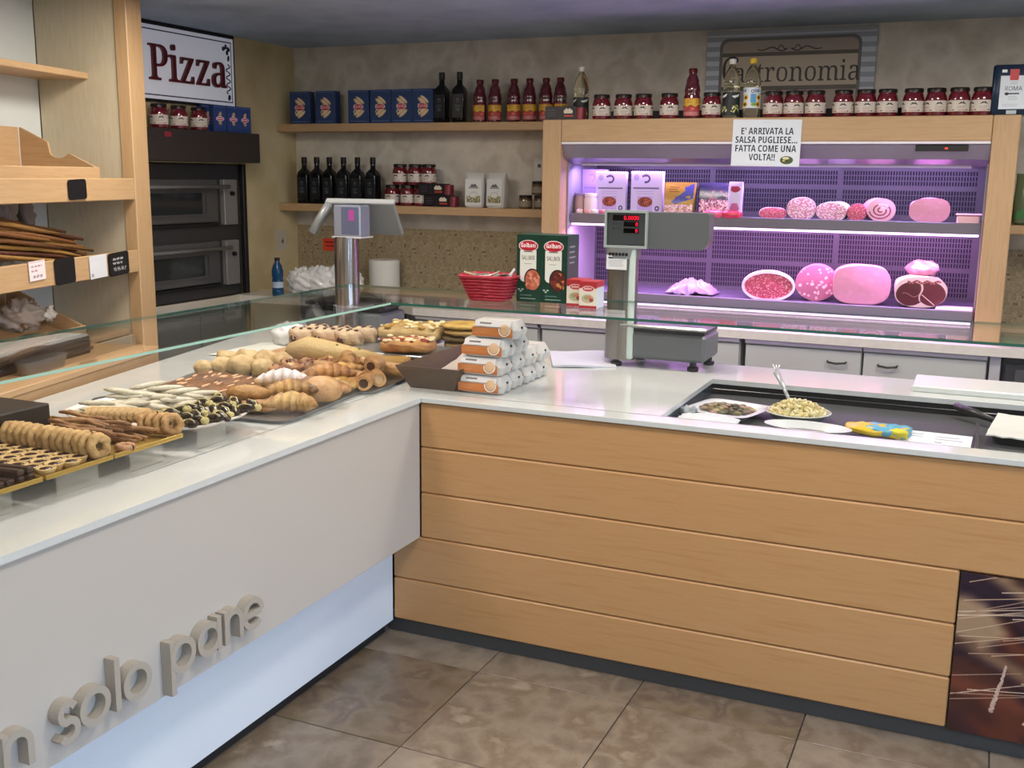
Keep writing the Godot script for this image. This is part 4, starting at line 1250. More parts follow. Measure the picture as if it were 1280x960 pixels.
	for i in 3:
		t = thing("preserve_jar", ["small brown preserve jar with black lid, left of the pair below the white packet", "small brown preserve jar with black lid, right of the pair against the wooden post", "small brown preserve jar with black lid stacked on top of another beside the post"][i], "jar", Vector3([-0.645, -0.56, -0.575][i], low + [0.0, 0.0, 0.0785][i], [-2.44, -2.46, -2.46][i]), 0.0, "small brown preserve jars")
		part(t, "jar_body", lathe(B.new(), [Vector2(0, 0), Vector2(0.036, 0), Vector2(0.039, 0.004), Vector2(0.039, 0.055), Vector2(0.035, 0.062)], 20), mat("#5b4a30", 0.1))
		part(t, "jar_label", lathe(B.new(), [Vector2(0.0395, 0.012), Vector2(0.0395, 0.045)], 16, -1.4, 1.4), mat("#8a8070", 0.6))
		part(t, "lid", lathe(B.new(), [Vector2(0.036, 0.06), Vector2(0.038, 0.061), Vector2(0.038, 0.076), Vector2(0, 0.078)], 20), mats["lid"])
	# on the extractor hood
	for i in 4:
		dup(j0, "sauce_jar", Vector3(-2.225, 1.894, [-1.1, -1.265, -1.415, -1.575][i]), PI / 2 - 0.6, "dark red sauce jar on the extractor hood, %s from the left" % ORD[i])
	for i in 4:
		t = thing("rice_box", ["small blue box at the back of the four on the hood, partly hidden", "small blue box with red emblem, left of the front three on the extractor hood", "small blue box with red emblem, middle of the front three on the extractor hood", "small blue box with red emblem, rightmost on the extractor hood"][i], "box", Vector3([-2.285, -2.235, -2.225, -2.215][i], 1.8935, [-1.7, -1.75, -1.855, -1.945][i]), PI / 2 - 0.3 if i > 0 else PI / 2, "small blue boxes on the hood")
		part(t, "carton", box(-0.042, 0.042, 0.0, 0.145, -0.02, 0.02, 0.0015), mat("#243a6a", 0.45))
		part(t, "front_print", bx(B.new(), Vector3(0, 0.073, 0.0203), Vector3(0.082, 0.142, 0.0006), 0.0), mats["rice_print"])
	# green bags on the right-hand shelf
	for i in 2:
		t = thing("salad_bag", ["green and clear produce bag on the short shelf right of the chilled display, front", "green and clear produce bag on the short shelf right of the chilled display, back"][i], "bag", Vector3([1.94, 2.06][i], 1.4725, [-2.37, -2.5][i]), 0.0, "green bags on the right shelf")
		part(t, "bag_body", loft(B.new(), [[0.0, 0.05, 0.03, 4.0], [0.01, 0.065, 0.042, 4.0], [0.13, 0.07, 0.045, 3.5], [0.21, 0.066, 0.02, 4.0], [0.235, 0.066, 0.004, 4.0]], 26, 0.012, i * 5.0), mat(["#5e6a4a", "#3c6a58"][i], 0.25))
		part(t, "green_band", loft(B.new(), [[0.03, 0.0695, 0.046, 4.0], [0.075, 0.071, 0.047, 3.7]], 26, 0.012, i * 5.0), mat("#3d7a3c", 0.4))

func rice_art():
	var im := canvas(82, 142, "#26407c")
	rect(im, 4, 6, 74, 2, "#6080b8")
	oval(im, 41, 52, 9, 20, "#c8a878", 0.3)
	oval(im, 41, 94, 10, 12, "#b89868", -0.4)
	oval(im, 41, 72, 26, 13, "#e8e2ea")
	oval(im, 41, 72, 22, 10, "#b83a5a")
	rect(im, 24, 70, 34, 4, "#f2eaf2")
	mats["rice_print"] = printed(im, 0.4)

# ------------------------------------------------------------------ meats and packs in the chilled display
func make_meat(called: String, label: String, w: float, h: float, d: float, sq: float, face: Material, rind: String, at: Vector3, turn := 0.0, lumpy := 0.004) -> Node3D:
	var t := thing(called, label, "cured meat", at, turn, "cured meats in the chilled display")
	var b := B.new()
	var rings := [[0.0, w * 0.5, h * 0.5, sq], [d * 0.6, w * 0.5, h * 0.5, sq], [d * 0.85, w * 0.42, h * 0.42, sq], [d, w * 0.22, h * 0.22, 2.0]]
	b.x = Transform3D(Basis(Vector3.RIGHT, -PI / 2), Vector3(0, h / 2, 0))
	part(t, "rind", loft(b, rings, 36, lumpy, at.x * 50), mat(rind, 0.4))
	b = B.new()
	b.x = Transform3D(Basis(Vector3.RIGHT, PI / 2), Vector3(0, h / 2, 0.0004))
	b.flat()
	var n := 36
	var pts := []
	var uv := []
	for j in n:
		var a := TAU * j / n
		var e := 2.0 / sq
		var q := Vector2(signf(sin(a)) * pow(absf(sin(a)), e), signf(cos(a)) * pow(absf(cos(a)), e))
		pts.append(q)
	for j in n:
		var q: Vector2 = pts[j]
		var r: Vector2 = pts[(j + 1) % n]
		var s := Vector2(w * 0.5, h * 0.5) * 0.965
		var c := Vector3(0, 0.006, 0)
		b.tri(c, Vector3(q.x * s.x, 0.002, q.y * s.y), Vector3(r.x * s.x, 0.002, r.y * s.y), Vector3.UP, Vector2(0.5, 0.5), q * 0.5 + Vector2(0.5, 0.5), r * 0.5 + Vector2(0.5, 0.5))
		b.quad(Vector3(q.x * s.x, 0.002, q.y * s.y), Vector3(r.x * s.x, 0.002, r.y * s.y), Vector3(r.x * s.x, -0.002, r.y * s.y), Vector3(q.x * s.x, -0.002, q.y * s.y), Vector3(q.x, 0, q.y), Vector2(), Vector2(), Vector2(), Vector2())
	part(t, "cut_face", b, face)
	return t

func fridge_goods():
	# faces
	var im := canvas(128, 128, "#b0687e")
	specks(im, 160, 0, 0, 128, 128, ["#b06672", "#bc7480"], 1, 2)
	specks(im, 34, 8, 8, 112, 112, ["#e0b8b8", "#e8c8c4"], 3, 6)
	var mort := printed(im, 0.45)
	im = canvas(128, 128, "#b84a5e")
	specks(im, 500, 0, 0, 128, 128, ["#dc9aa2", "#e8b4b8", "#a43a50"], 1, 2.6)
	var salami := printed(im, 0.45)
	im = canvas(128, 128, "#c88a94")
	specks(im, 420, 0, 0, 128, 128, ["#e8d0d4", "#f2e4e4", "#b06a7c"], 1.5, 4)
	var speck2 := printed(im, 0.45)
	im = canvas(128, 128, "#d894aa")
	specks(im, 60, 0, 0, 128, 128, ["#da97ad", "#d691a7", "#dc9ab0"], 3, 9)
	var ham := printed(im, 0.4)
	im = canvas(128, 128, "#d8a4a8")
	for k in 260:
		var a := k * 0.06
		var r := 4.0 + k * 0.19
		oval(im, 60 + cos(a) * r, 66 + sin(a) * r * 0.9, 3.2, 3.2, "#7c3040" if k % 100 < 78 else "#e8c8c4")
	oval(im, 66, 60, 13, 10, "#e2b6b4")
	var roll := printed(im, 0.45)
	im = canvas(160, 128, "#e2c8c4")
	oval(im, 48, 72, 46, 50, "#5a2428", 0.35)
	oval(im, 114, 70, 44, 50, "#5e262a", -0.3)
	for k in 40:
		var f := k / 39.0
		oval(im, 80 + sin(f * 6) * 4, 30 + f * 70, 3.5 - f * 1.5, 3, "#e0c0bc")
		oval(im, 80 - f * 56, 66 + sin(f * 5) * 12 + f * 16, 1.2, 1.2, "#c48c8c")
		oval(im, 84 + f * 40, 74 + f * 40, 2.2, 1.6, "#e8cac6")
	for k in 24: oval(im, 40 + k * 4.2, 22 + sin(k * 0.8) * 5, 5, 4, ["#7c3034", "#a86868"][k % 2])
	var prosc := printed(im, 0.45)
	var d := 1.0805
	var s := 1.4745
	make_meat("salami", "oval cut salami, leftmost cured meat on the display deck", 0.235, 0.13, 0.2, 2.6, salami, "#d8b0b4", Vector3(0.795, d, -2.16), 0.18)
	make_meat("mortadella", "round mortadella with white spots standing on the display deck", 0.2, 0.178, 0.2, 2.0, mort, "#c08098", Vector3(1.022, d, -2.19), 0.1)
	make_meat("cooked_ham", "large rounded block of pink cooked ham on the display deck", 0.265, 0.186, 0.24, 3.0, ham, "#d894aa", Vector3(1.24, d, -2.15), 0.14)
	var wp := get_node("salami")
	part(wp, "paper_wrap", ribbon(B.new(), arc(Vector2(0, 0.065), 0.124, 0, 360, 40, 0.07), 0.012, -0.06, 0.012, true), mat("#e6dce0", 0.6))
	var p := make_meat("raw_ham", "dark cut raw ham with a white fat rind at the right of the display deck", 0.232, 0.15, 0.22, 2.4, prosc, "#e0c4c4", Vector3(1.508, d, -2.14), 0.1, 0.012)
	part(p, "shank", blob(crust("#9c5a60", "#d8b0b0", 20), Vector3(0.01, 0.175, -0.13), Vector3(0.075, 0.04, 0.08), 0.02, 20, 4.0), food(0.4))
	var t := thing("wrapped_cut", "cut of meat wrapped in crumpled film at the left of the display deck", "cured meat", Vector3(0.4, d, -2.2))
	part(t, "film", sheet(B.new(), 22, 16, func(u: float, v: float) -> Vector3: return Vector3((u - 0.5) * 0.25, 0.012 + 0.062 * pow(maxf(0, sin(u * PI)), 0.6) * pow(maxf(0, sin(v * PI)), 0.5) + 0.03 * sin(u * PI) * noise.get_noise_2d(u * 700, v * 700), (v - 0.5) * 0.16), Vector3(0, -0.004, 0)), mat("#8f7f9c", 0.25))
	part(t, "meat", blob(B.new(), Vector3(0.03, 0.035, 0.01), Vector3(0.07, 0.034, 0.05), 0.01, 20, 1.0), mat("#d8a0a0", 0.4))
	make_meat("sliced_bacon", "low red streaked cut of bacon, first meat on the display shelf", 0.135, 0.056, 0.16, 2.4, salami, "#d8a4ac", Vector3(0.79, s, -2.2), 0.2)
	make_meat("coarse_salami", "pale coarse round salami, second meat on the display shelf", 0.14, 0.108, 0.2, 2.2, speck2, "#cfb0b8", Vector3(0.926, s, -2.2), 0.15)
	make_meat("brawn", "whitish marbled cut wrapped in film, third meat on the display shelf", 0.15, 0.088, 0.16, 2.2, speck2, "#e0d0d6", Vector3(1.068, s, -2.2), -0.1, 0.012)
	make_meat("dark_salami", "small dark speckled salami beside the rolled pancetta", 0.092, 0.084, 0.18, 2.0, salami, "#8c5060", Vector3(1.188, s, -2.2), 0.1)
	make_meat("rolled_pancetta", "rolled pancetta with a spiral cut face on the display shelf", 0.132, 0.112, 0.2, 2.1, roll, "#c8949c", Vector3(1.3, s, -2.2), 0.3)
	make_meat("turkey_roast", "smooth pink rounded roast near the right end of the display shelf", 0.182, 0.118, 0.2, 2.5, ham, "#d898b0", Vector3(1.515, s, -2.19), 0.05, 0.01)
	single("foam_tray", addbox(addbox(B.new(), -0.05, 0.05, 0.0, 0.042, -0.06, 0.06, 0.006), -0.056, 0.056, 0.042, 0.048, -0.066, 0.066, 0.002), mat("#e0b8c0", 0.4), "small pink tray at the far right end of the display shelf", "tray", pos(1.685, s, -2.2))
	single("cutting_sheet", bx(B.new(), Vector3(0, 0.006, 0), Vector3(0.16, 0.012, 0.14), 0.003), mat("#e8d4de", 0.4), "thin pale board at the right end of the display deck", "board", pos(1.66, d, -2.13))
	# hamburger boxes and packs at the left
	im = canvas(112, 140, "#c8b8dc")
	oval(im, 18, 18, 10, 10, "#a494bc")
	for k in 60:
		var a := -2.4 + k * 0.07
		oval(im, 52 + cos(a) * 13, 22 + sin(a) * 11, 3.2, 3.2, "#4a3e5c")
	rect(im, 38, 12, 18, 4, "#4a3e5c")
	rect(im, 8, 50, 92, 5, "#6a5c80")
	lines(im, 16, 62, 76, 2, 7, "#a898c0")
	rect(im, 24, 78, 54, 50, "#b49cd0")
	oval(im, 51, 96, 26, 16, "#7c3428")
	specks(im, 60, 30, 84, 42, 24, ["#9c4c38", "#64281c", "#b8644c"], 1.5, 3)
	oval(im, 94, 116, 8, 8, "#3a3050")
	oval(im, 94, 116, 4, 4, "#c8b8dc")
	var burger := printed(im, 0.4)
	im = canvas(112, 140, "#9a86b8")
	for k in 50:
		var a := -2.4 + k * 0.08
		oval(im, 44 + cos(a) * 13, 26 + sin(a) * 11, 2.4, 2.4, "#7c6a9c")
	rect(im, 8, 56, 92, 4, "#7c6a9c")
	for i in 3:
		var w: float = [0.14, 0.165, 0.17][i]
		var h: float = [0.235, 0.222, 0.226][i]
		t = thing("burger_box", ["pale burger box half hidden behind two jars at the left end of the display shelf", "pale box with a burger picture, left one of the front pair on the display shelf", "pale box with a burger picture, right one of the front pair on the display shelf"][i], "box", Vector3([-0.185, -0.055, 0.14][i], s, [-2.3, -2.19, -2.19][i]), 0.0, "burger boxes in the chilled display")
		part(t, "carton", box(-w / 2, w / 2, 0.0, h, -0.035, 0.0, 0.0015), mat("#c4b6d4", 0.5))
		part(t, "front_print", bx(B.new(), Vector3(0, h / 2, 0.0003), Vector3(w - 0.002, h - 0.002, 0.0006), 0.0), printed(im, 0.4) if i == 0 else burger)
	for i in 2:
		t = thing("cream_jar", ["brownish spread jar at the left end of the display shelf", "whitish spread jar beside the burger boxes on the display shelf"][i], "jar", Vector3([-0.222, -0.16][i], s, [-2.2, -2.175][i]), 0.0)
		part(t, "jar_body", lathe(B.new(), [Vector2(0, 0), Vector2(0.03, 0), Vector2(0.034, 0.004), Vector2(0.034, 0.08), Vector2(0.03, 0.09), Vector2(0.03, 0.1)], 20), mat(["#b08c84", "#d8c4c4"][i], 0.2))
		part(t, "lid", lathe(B.new(), [Vector2(0.031, 0.095), Vector2(0.033, 0.096), Vector2(0.033, 0.11), Vector2(0, 0.111)], 20), mat(["#8c7898", "#e8dce0"][i], 0.4))
	im = canvas(128, 128, "#b08438")
	poly(im, [Vector2(128, 0), Vector2(128, 60), Vector2(50, 84), Vector2(30, 74), Vector2(90, 30), Vector2(84, 0)], "#4a4a98")
	lines(im, 16, 14, 50, 3, 9, "#6a4a24")
	scribble(im, 46, 60, 50, 20, "#3a2c8c")
	specks(im, 260, 2, 86, 124, 40, ["#e8c4d0", "#d8a4b8", "#f4dce4", "#c88ca0"], 2, 5)
	var gold := printed(im, 0.25)
	im = canvas(128, 128, "#2a2440")
	specks(im, 40, 20, 30, 100, 40, ["#5c2850", "#7c3058", "#3c2c58"], 3, 7)
	specks(im, 320, 2, 64, 124, 62, ["#e8b4cc", "#d890b0", "#f4d8e4", "#a05c84"], 2, 6)
	var navy := printed(im, 0.25)
	for i in 2:
		t = thing("cheese_bag", ["gold and blue bag of grated cheese on the display shelf", "dark blue bag of pink cubes on the display shelf"][i], "bag", Vector3([0.322, 0.495][i], s, [-2.18, -2.2][i]), [0.02, 0.12][i])
		part(t, "bag_body", loft(B.new(), [[0.0, 0.06, 0.028, 4.0], [0.02, 0.078, 0.036, 4.0], [0.1, 0.08, 0.03, 4.0], [0.15, 0.081, 0.012, 4.0], [0.174, 0.081, 0.003, 4.0]], 26, 0.006, i * 12.0), mat(["#a07c38", "#2e2844"][i], 0.25))
		part(t, "front_print", sheet(B.new(), 4, 8, func(u: float, v: float) -> Vector3: return Vector3((u - 0.5) * 0.148, 0.168 - v * 0.158, 0.004 + 0.034 * pow(sin(minf(1.0, v * 1.12) * PI * 0.53), 0.8)), Vector3(0, 0, -0.002)), [gold, navy][i])
	t = thing("stick_packet", "upright white and pink packet beside the dark bag on the display shelf", "packet", Vector3(0.608, s, -2.17), -0.05)
	part(t, "packet_body", loft(B.new(), [[0.0, 0.034, 0.02, 5.0], [0.15, 0.036, 0.02, 5.0], [0.18, 0.036, 0.004, 5.0]], 20, 0.004), mat("#c4b4d8", 0.35))
	part(t, "oval_logo", loft(B.new(), [[0.128, 0.006, 0.003, 2.0], [0.134, 0.026, 0.003, 2.0], [0.146, 0.03, 0.003, 2.0], [0.158, 0.018, 0.003, 2.0]], 16), mat("#a02c50", 0.4), pos(0, 0, 0.0185))
	part(t, "picture", loft(B.new(), [[0.03, 0.016, 0.003, 2.0], [0.05, 0.026, 0.003, 2.0], [0.075, 0.014, 0.003, 2.0]], 16), mat("#b05a90", 0.4), pos(0, 0, 0.0195))
	for i in 2:
		single("meat_pack", blob(B.new(), Vector3(0, 0.018, 0), Vector3(0.05, 0.019, 0.03), 0.01, 30, i * 3.0, 18, 10, -0.95, 4.0), mat(["#d85878", "#c83a50"][i], 0.3), ["flat red pack lying in front of the dark bag on the display shelf", "flat deep red pack lying in front of the white and pink packet"][i], "packet", pos([0.51, 0.6][i], s, -2.148))
	for i in 5:
		single("candy_tub", blob(B.new(), Vector3(0, 0.014, 0), Vector3(0.018, 0.0145, 0.018), 0.004, 40, i * 2.0, 12, 8, -0.95, 3.0), mat(["#e8d0c8", "#d8908c", "#e8dcd8", "#c87078", "#ece4e0"][i], 0.4), "small %s portion cup, %s from the left along the edge of the display shelf" % [["cream", "pink", "white", "red", "white"][i], ORD[i]], "cup", pos(-0.21 + i * 0.042, s, -2.152))

# ------------------------------------------------------------------ goods on the back worktop
func back_worktop_goods():
	var y := 0.9555
	var t := thing("water_bottle", "blue plastic water bottle with a white label at the left end of the back worktop", "bottle", Vector3(-2.045, y, -2.0))
	part(t, "bottle_body", lathe(B.new(), [Vector2(0, 0), Vector2(0.03, 0), Vector2(0.034, 0.006), Vector2(0.034, 0.03), Vector2(0.032, 0.036), Vector2(0.034, 0.042), Vector2(0.034, 0.09), Vector2(0.03, 0.105), Vector2(0.034, 0.12), Vector2(0.034, 0.15), Vector2(0.026, 0.18), Vector2(0.014, 0.2), Vector2(0.014, 0.208)], 24), mat("#1c4a72", 0.12))
	part(t, "bottle_label", lathe(B.new(), [Vector2(0.0347, 0.05), Vector2(0.0347, 0.085)], 20, -2.2, 2.2), mat("#b8c8da", 0.5))
	part(t, "cap", lathe(B.new(), [Vector2(0.015, 0.206), Vector2(0.016, 0.207), Vector2(0.016, 0.226), Vector2(0, 0.227)], 16), mat("#26242a", 0.4))
	var film := mat("#dededc", 0.2).duplicate()
	for i in 4:
		single("plastic_bag", blob(B.new(), Vector3(0, 0.08, 0), [Vector3(0.09, 0.085, 0.07), Vector3(0.105, 0.1, 0.07), Vector3(0.09, 0.105, 0.07), Vector3(0.065, 0.09, 0.06)][i], 0.034, 30.0, i * 11.0 + 2.0, 40, 26, -0.93), film, "crumpled whitish plastic bag on the back worktop, %s from the left" % ORD[i], "bag", pos([-1.93, -1.83, -1.73, -1.66][i], y - 0.001, [-2.08, -2.12, -2.16, -2.2][i]), "crumpled plastic bags")
	t = thing("pen_holder", "black holder with yellow pens and red scissors beyond the plastic bags", "holder", Vector3(-1.83, y, -2.4))
	part(t, "holder_box", addbox(addbox(addbox(addbox(addbox(B.new(), -0.04, 0.04, 0.0, 0.005, -0.03, 0.03), -0.04, -0.036, 0.005, 0.09, -0.03, 0.03), 0.036, 0.04, 0.005, 0.09, -0.03, 0.03), -0.036, 0.036, 0.005, 0.09, -0.03, -0.027), -0.036, 0.036, 0.005, 0.09, 0.027, 0.03), mats["black"])
	for k in 3: part(t, "pen", tube(B.new(), [Vector3(0.01 + k * 0.012, 0.006, 0.0), Vector3(0.022 + k * 0.02, 0.17 - k * 0.02, 0.005)], 0.006, 8), mat(["#c9a02c", "#b8902c", "#d0b040"][k], 0.4))
	for k in 2: part(t, "scissor_handle", tube(B.new(), arc(Vector2(0, 0), 0.022, 0, 360, 16, 0.03).map(func(v): return Vector3(v.x - 0.025 + k * 0.03, v.y + 0.2 - k * 0.02, -0.01)), 0.006, 8, false), mat("#8c1f22", 0.4))
	part(t, "scissor_blade", box(-0.016, -0.004, 0.01, 0.175, -0.012, -0.009), mats["steel"])
	t = thing("paper_roll", "large white paper towel roll standing on the back worktop right of the far scale", "paper roll", Vector3(-1.6, y, -2.48))
	part(t, "roll", lathe(B.new(), [Vector2(0.025, 0.0), Vector2(0.092, 0.0), Vector2(0.094, 0.003), Vector2(0.094, 0.198), Vector2(0.092, 0.201), Vector2(0.025, 0.201), Vector2(0.025, 0.0)], 36), mat("#d9d8d2", 0.8))
	part(t, "core", lathe(B.new(), [Vector2(0.0245, 0.0), Vector2(0.0245, 0.2), Vector2(0.022, 0.2), Vector2(0.022, 0.0)], 20), mat("#9a8668", 0.8))

# ------------------------------------------------------------------ scales
func scales():
	var grey := mat("#65696b", 0.35, 0.2)
	var steel: StandardMaterial3D = surf(noise_tex(0.02, ["#6f6c66", "#8d8a84", "#7e7b75"], 3, 81, 256), Vector3(20, 0.3, 20), 0.3)
	steel.metallic = 0.85
	var t := thing("counter_scale", "grey customer scale with red digits on a thick steel column on the white worktop", "scale", Vector3(0, COUNTER, 0))
	part(t, "body", bx(B.new(), Vector3(0.61, 0.092, -1.03), Vector3(0.35, 0.11, 0.24), 0.012), grey)
	part(t, "black_seam", box(0.44, 0.78, 0.148, 0.163, -1.145, -0.915), mats["black"])
	part(t, "weighing_plate", box(0.43, 0.79, 0.163, 0.178, -1.155, -0.9, 0.006), mats["steel"])
	for f in [[0.415, -0.925], [0.735, -0.935], [0.755, -1.12], [0.46, -1.12]]:
		part(t, "foot", lathe(B.new(), [Vector2(0, 0), Vector2(0.021, 0), Vector2(0.023, 0.004), Vector2(0.023, 0.016), Vector2(0.013, 0.02), Vector2(0.013, 0.04), Vector2(0, 0.04)], 16), mats["black"], pos(f[0], 0, f[1]))
	part(t, "column", loft(B.new(), [[0.028, 0.064, 0.045, 2.6], [0.032, 0.066, 0.047, 2.6], [0.48, 0.06, 0.045, 2.6]], 32), steel, pos(0.425, 0, -0.95))
	part(t, "column_trim", box(0.462, 0.488, 0.032, 0.48, -0.925, -0.903, 0.006), mat("#c4d4cc", 0.3))
	part(t, "column_collar", loft(B.new(), [[0.44, 0.067, 0.052, 3.0], [0.482, 0.07, 0.056, 3.0]], 28), mat("#8d9192", 0.35, 0.3), pos(0.425, 0, -0.95))
	for k in 6: part(t, "maker_mark", box(0.378 + k * 0.014, 0.389 + k * 0.014, 0.452, 0.464, -0.9, -0.895, 0.001), mats["black"])
	var im := canvas(128, 88, "#dfe0e2")
	rect(im, 12, 12, 50, 10, "#3a3c40")
	lines(im, 12, 30, 100, 5, 9, "#9a9ca2")
	part(t, "paper_label", bx(B.new(), Vector3(0.412, 0.425, -0.9), Vector3(0.086, 0.058, 0.0015), 0.0), printed(im))
	# head: display frame and the rounded wing
	var wing := PackedVector2Array([Vector2(0.5, 0.626), Vector2(0.5, 0.484)])
	for v in arc(Vector2(0.738, 0.524), 0.04, -90, 0, 8): wing.append(v)
	for v in arc(Vector2(0.766, 0.616), 0.012, 0, 90, 4): wing.append(v)
	part(t, "head_wing", prism(B.new(), wing, -1.0, -0.915), grey)
	part(t, "head_back", box(0.355, 0.53, 0.486, 0.628, -1.0, -0.92, 0.006), grey)
	part(t, "display_frame", ribbon(B.new(), [Vector2(0.36, 0.488), Vector2(0.53, 0.488), Vector2(0.53, 0.628), Vector2(0.36, 0.628)], 0.013, -0.925, -0.9, true), mat("#a3adaa", 0.35, 0.1))
	part(t, "display_face", box(0.367, 0.523, 0.495, 0.622, -0.925, -0.91), mat("#43484a", 0.3))
	part(t, "display_window", addbox(addbox(addbox(B.new(), 0.388, 0.497, 0.592, 0.614, -0.912, -0.9085, 0.0), 0.434, 0.497, 0.569, 0.588, -0.912, -0.9085, 0.0), 0.434, 0.497, 0.543, 0.562, -0.912, -0.9085, 0.0), mat("#0c0708", 0.15))
	for k in 6: part(t, "key", bx(B.new(), Vector3(0.392 + (k % 3) * 0.012, 0.578 - (k / 3) * 0.018, -0.9085), Vector3(0.005, 0.004, 0.003), 0.001), mats["black"])
	var led := glow("#ff1a3c", 1.3)
	part(t, "display_digits", text_mesh("0.0000", sans, 0.021, 0.001, 2.0), led, pos(0.466, 0.603, -0.907))
	part(t, "display_digits", text_mesh("0", sans, 0.019, 0.001, 2.0), led, pos(0.489, 0.5785, -0.907))
	part(t, "display_digits", text_mesh("0", sans, 0.019, 0.001, 2.0), led, pos(0.489, 0.5525, -0.907))
	# far scale
	t = thing("counter_scale", "far scale on the pastry counter with a shiny column and tilted keyboard head", "scale", Vector3(-0.97, COUNTER, -1.18))
	part(t, "body", box(-0.27, 0.16, 0.03, 0.115, -0.16, 0.08, 0.012), mat("#6e7377", 0.35, 0.2))
	part(t, "weighing_plate", box(-0.26, 0.19, 0.14, 0.158, -0.17, 0.09, 0.006), mat("#2a2b2d", 0.3, 0.4))
	part(t, "plate_carrier", box(-0.22, 0.14, 0.115, 0.14, -0.13, 0.06), mats["black"])
	for f in [[-0.24, 0.05], [0.12, 0.05], [0.12, -0.13], [-0.24, -0.13]]:
		part(t, "foot", lathe(B.new(), [Vector2(0, 0), Vector2(0.02, 0), Vector2(0.02, 0.02), Vector2(0.012, 0.032), Vector2(0, 0.032)], 14), mats["black"], pos(f[0], 0, f[1]))
	part(t, "column", lathe(B.new(), [Vector2(0, 0.02), Vector2(0.058, 0.02), Vector2(0.058, 0.475), Vector2(0, 0.475)], 32), mat("#b4b2b0", 0.16, 0.95), pos(0.0, 0, 0.11))
	part(t, "display_box", box(-0.045, 0.1, 0.475, 0.62, 0.06, 0.15, 0.006), mat("#8d93a4", 0.3, 0.3))
	part(t, "display_face", box(0.0, 0.092, 0.488, 0.612, 0.15, 0.153), mat("#5a6078", 0.12))
	part(t, "display_light", bx(B.new(), Vector3(0.055, 0.575, 0.1535), Vector3(0.03, 0.05, 0.001), 0.0), glow("#8c3a7c", 0.4))
	part(t, "base_plate", box(-0.05, 0.11, 0.47, 0.478, 0.05, 0.16, 0.002), mat("#c9ccd0", 0.3, 0.3))
	part(t, "keyboard", bx(B.new(), Vector3.ZERO, Vector3(0.33, 0.022, 0.2), 0.006), mat("#8d9192", 0.4, 0.1), pose(0.03, 0.56, -0.02, -52, 8, 0))
	part(t, "keyboard_rim", bx(B.new(), Vector3.ZERO, Vector3(0.35, 0.03, 0.02), 0.006), mat("#b4b8ba", 0.35, 0.2), pose(0.035, 0.635, 0.042, -52, 8, 0))
	part(t, "side_arm", tube(B.new(), [Vector3(-0.12, 0.625, 0.06), Vector3(-0.155, 0.555, 0.09), Vector3(-0.19, 0.485, 0.11)], 0.022, 12), mat("#84888a", 0.35, 0.2))

# ------------------------------------------------------------------ boxes, eggs and cloth on the counters
func make_carton(label: String) -> Node3D:
	var t := thing("egg_carton", label, "egg carton", Vector3.ZERO, 0.0, "stacked egg cartons")
	var pulp: StandardMaterial3D = mats["pulp"]
	var b := B.new()
	loft(b, [[0.002, 0.074, 0.044, 7.0], [0.014, 0.082, 0.05, 7.0], [0.03, 0.085, 0.053, 7.0], [0.033, 0.087, 0.055, 7.0]], 36)
	part(t, "tray", b, pulp)
	b = B.new()
	loft(b, [[0.033, 0.087, 0.055, 7.0], [0.037, 0.085, 0.053, 7.0], [0.046, 0.083, 0.05, 7.0], [0.066, 0.073, 0.04, 7.0]], 36)
	part(t, "lid", b, pulp)
	# cup bumps at the two ends
	b = B.new()
	for s in [-1.0, 1.0]:
		for k in 2:
			loft(b, [[0.004, 0.012, 0.012, 1.5, s * 0.072, -0.026 + k * 0.052], [0.031, 0.02, 0.022, 1.5, s * 0.074, -0.026 + k * 0.052], [0.034, 0.02, 0.022, 1.5, s * 0.074, -0.026 + k * 0.052], [0.062, 0.01, 0.012, 1.5, s * 0.064, -0.02 + k * 0.04]], 12)
	part(t, "cups", b, pulp)
	b = B.new()
	for s in [-1.0, 1.0]: bx(b, Vector3(s * 0.0855, 0.04, 0.0), Vector3(0.004, 0.008, 0.011), 0.001)
	part(t, "vent", b, mat("#26262a", 0.7))
	part(t, "label_band", bx(B.new(), Vector3(0, 0, 0.0008), Vector3(0.156, 0.031, 0.0012), 0.0), mats["egg_band"], pose(-0.004, 0.0245, 0.0548))
	part(t, "label_top", bx(B.new(), Vector3(0, 0, 0.0008), Vector3(0.138, 0.024, 0.0012), 0.0), mats["egg_top"], pose(-0.004, 0.0535, 0.0478, -27))
	var e := lathe(B.new(), [Vector2(0.0, 0.0022), Vector2(0.016, 0.0016), Vector2(0.019, 0.0)], 20)
	part(t, "egg_picture", e, mat("#d8b48c", 0.5), Transform3D(Basis.from_euler(Vector3(deg_to_rad(78), 0, 0)), Vector3(0.044, 0.036, 0.0562)))
	part(t, "white_ring", ribbon(B.new(), arc(Vector2(0, 0), 0.0215, 170, 372, 16), 0.0035, 0, 0.0012), mat("#f0ece4", 0.5), pose(0.044, 0.035, 0.0566, -8))
	return t

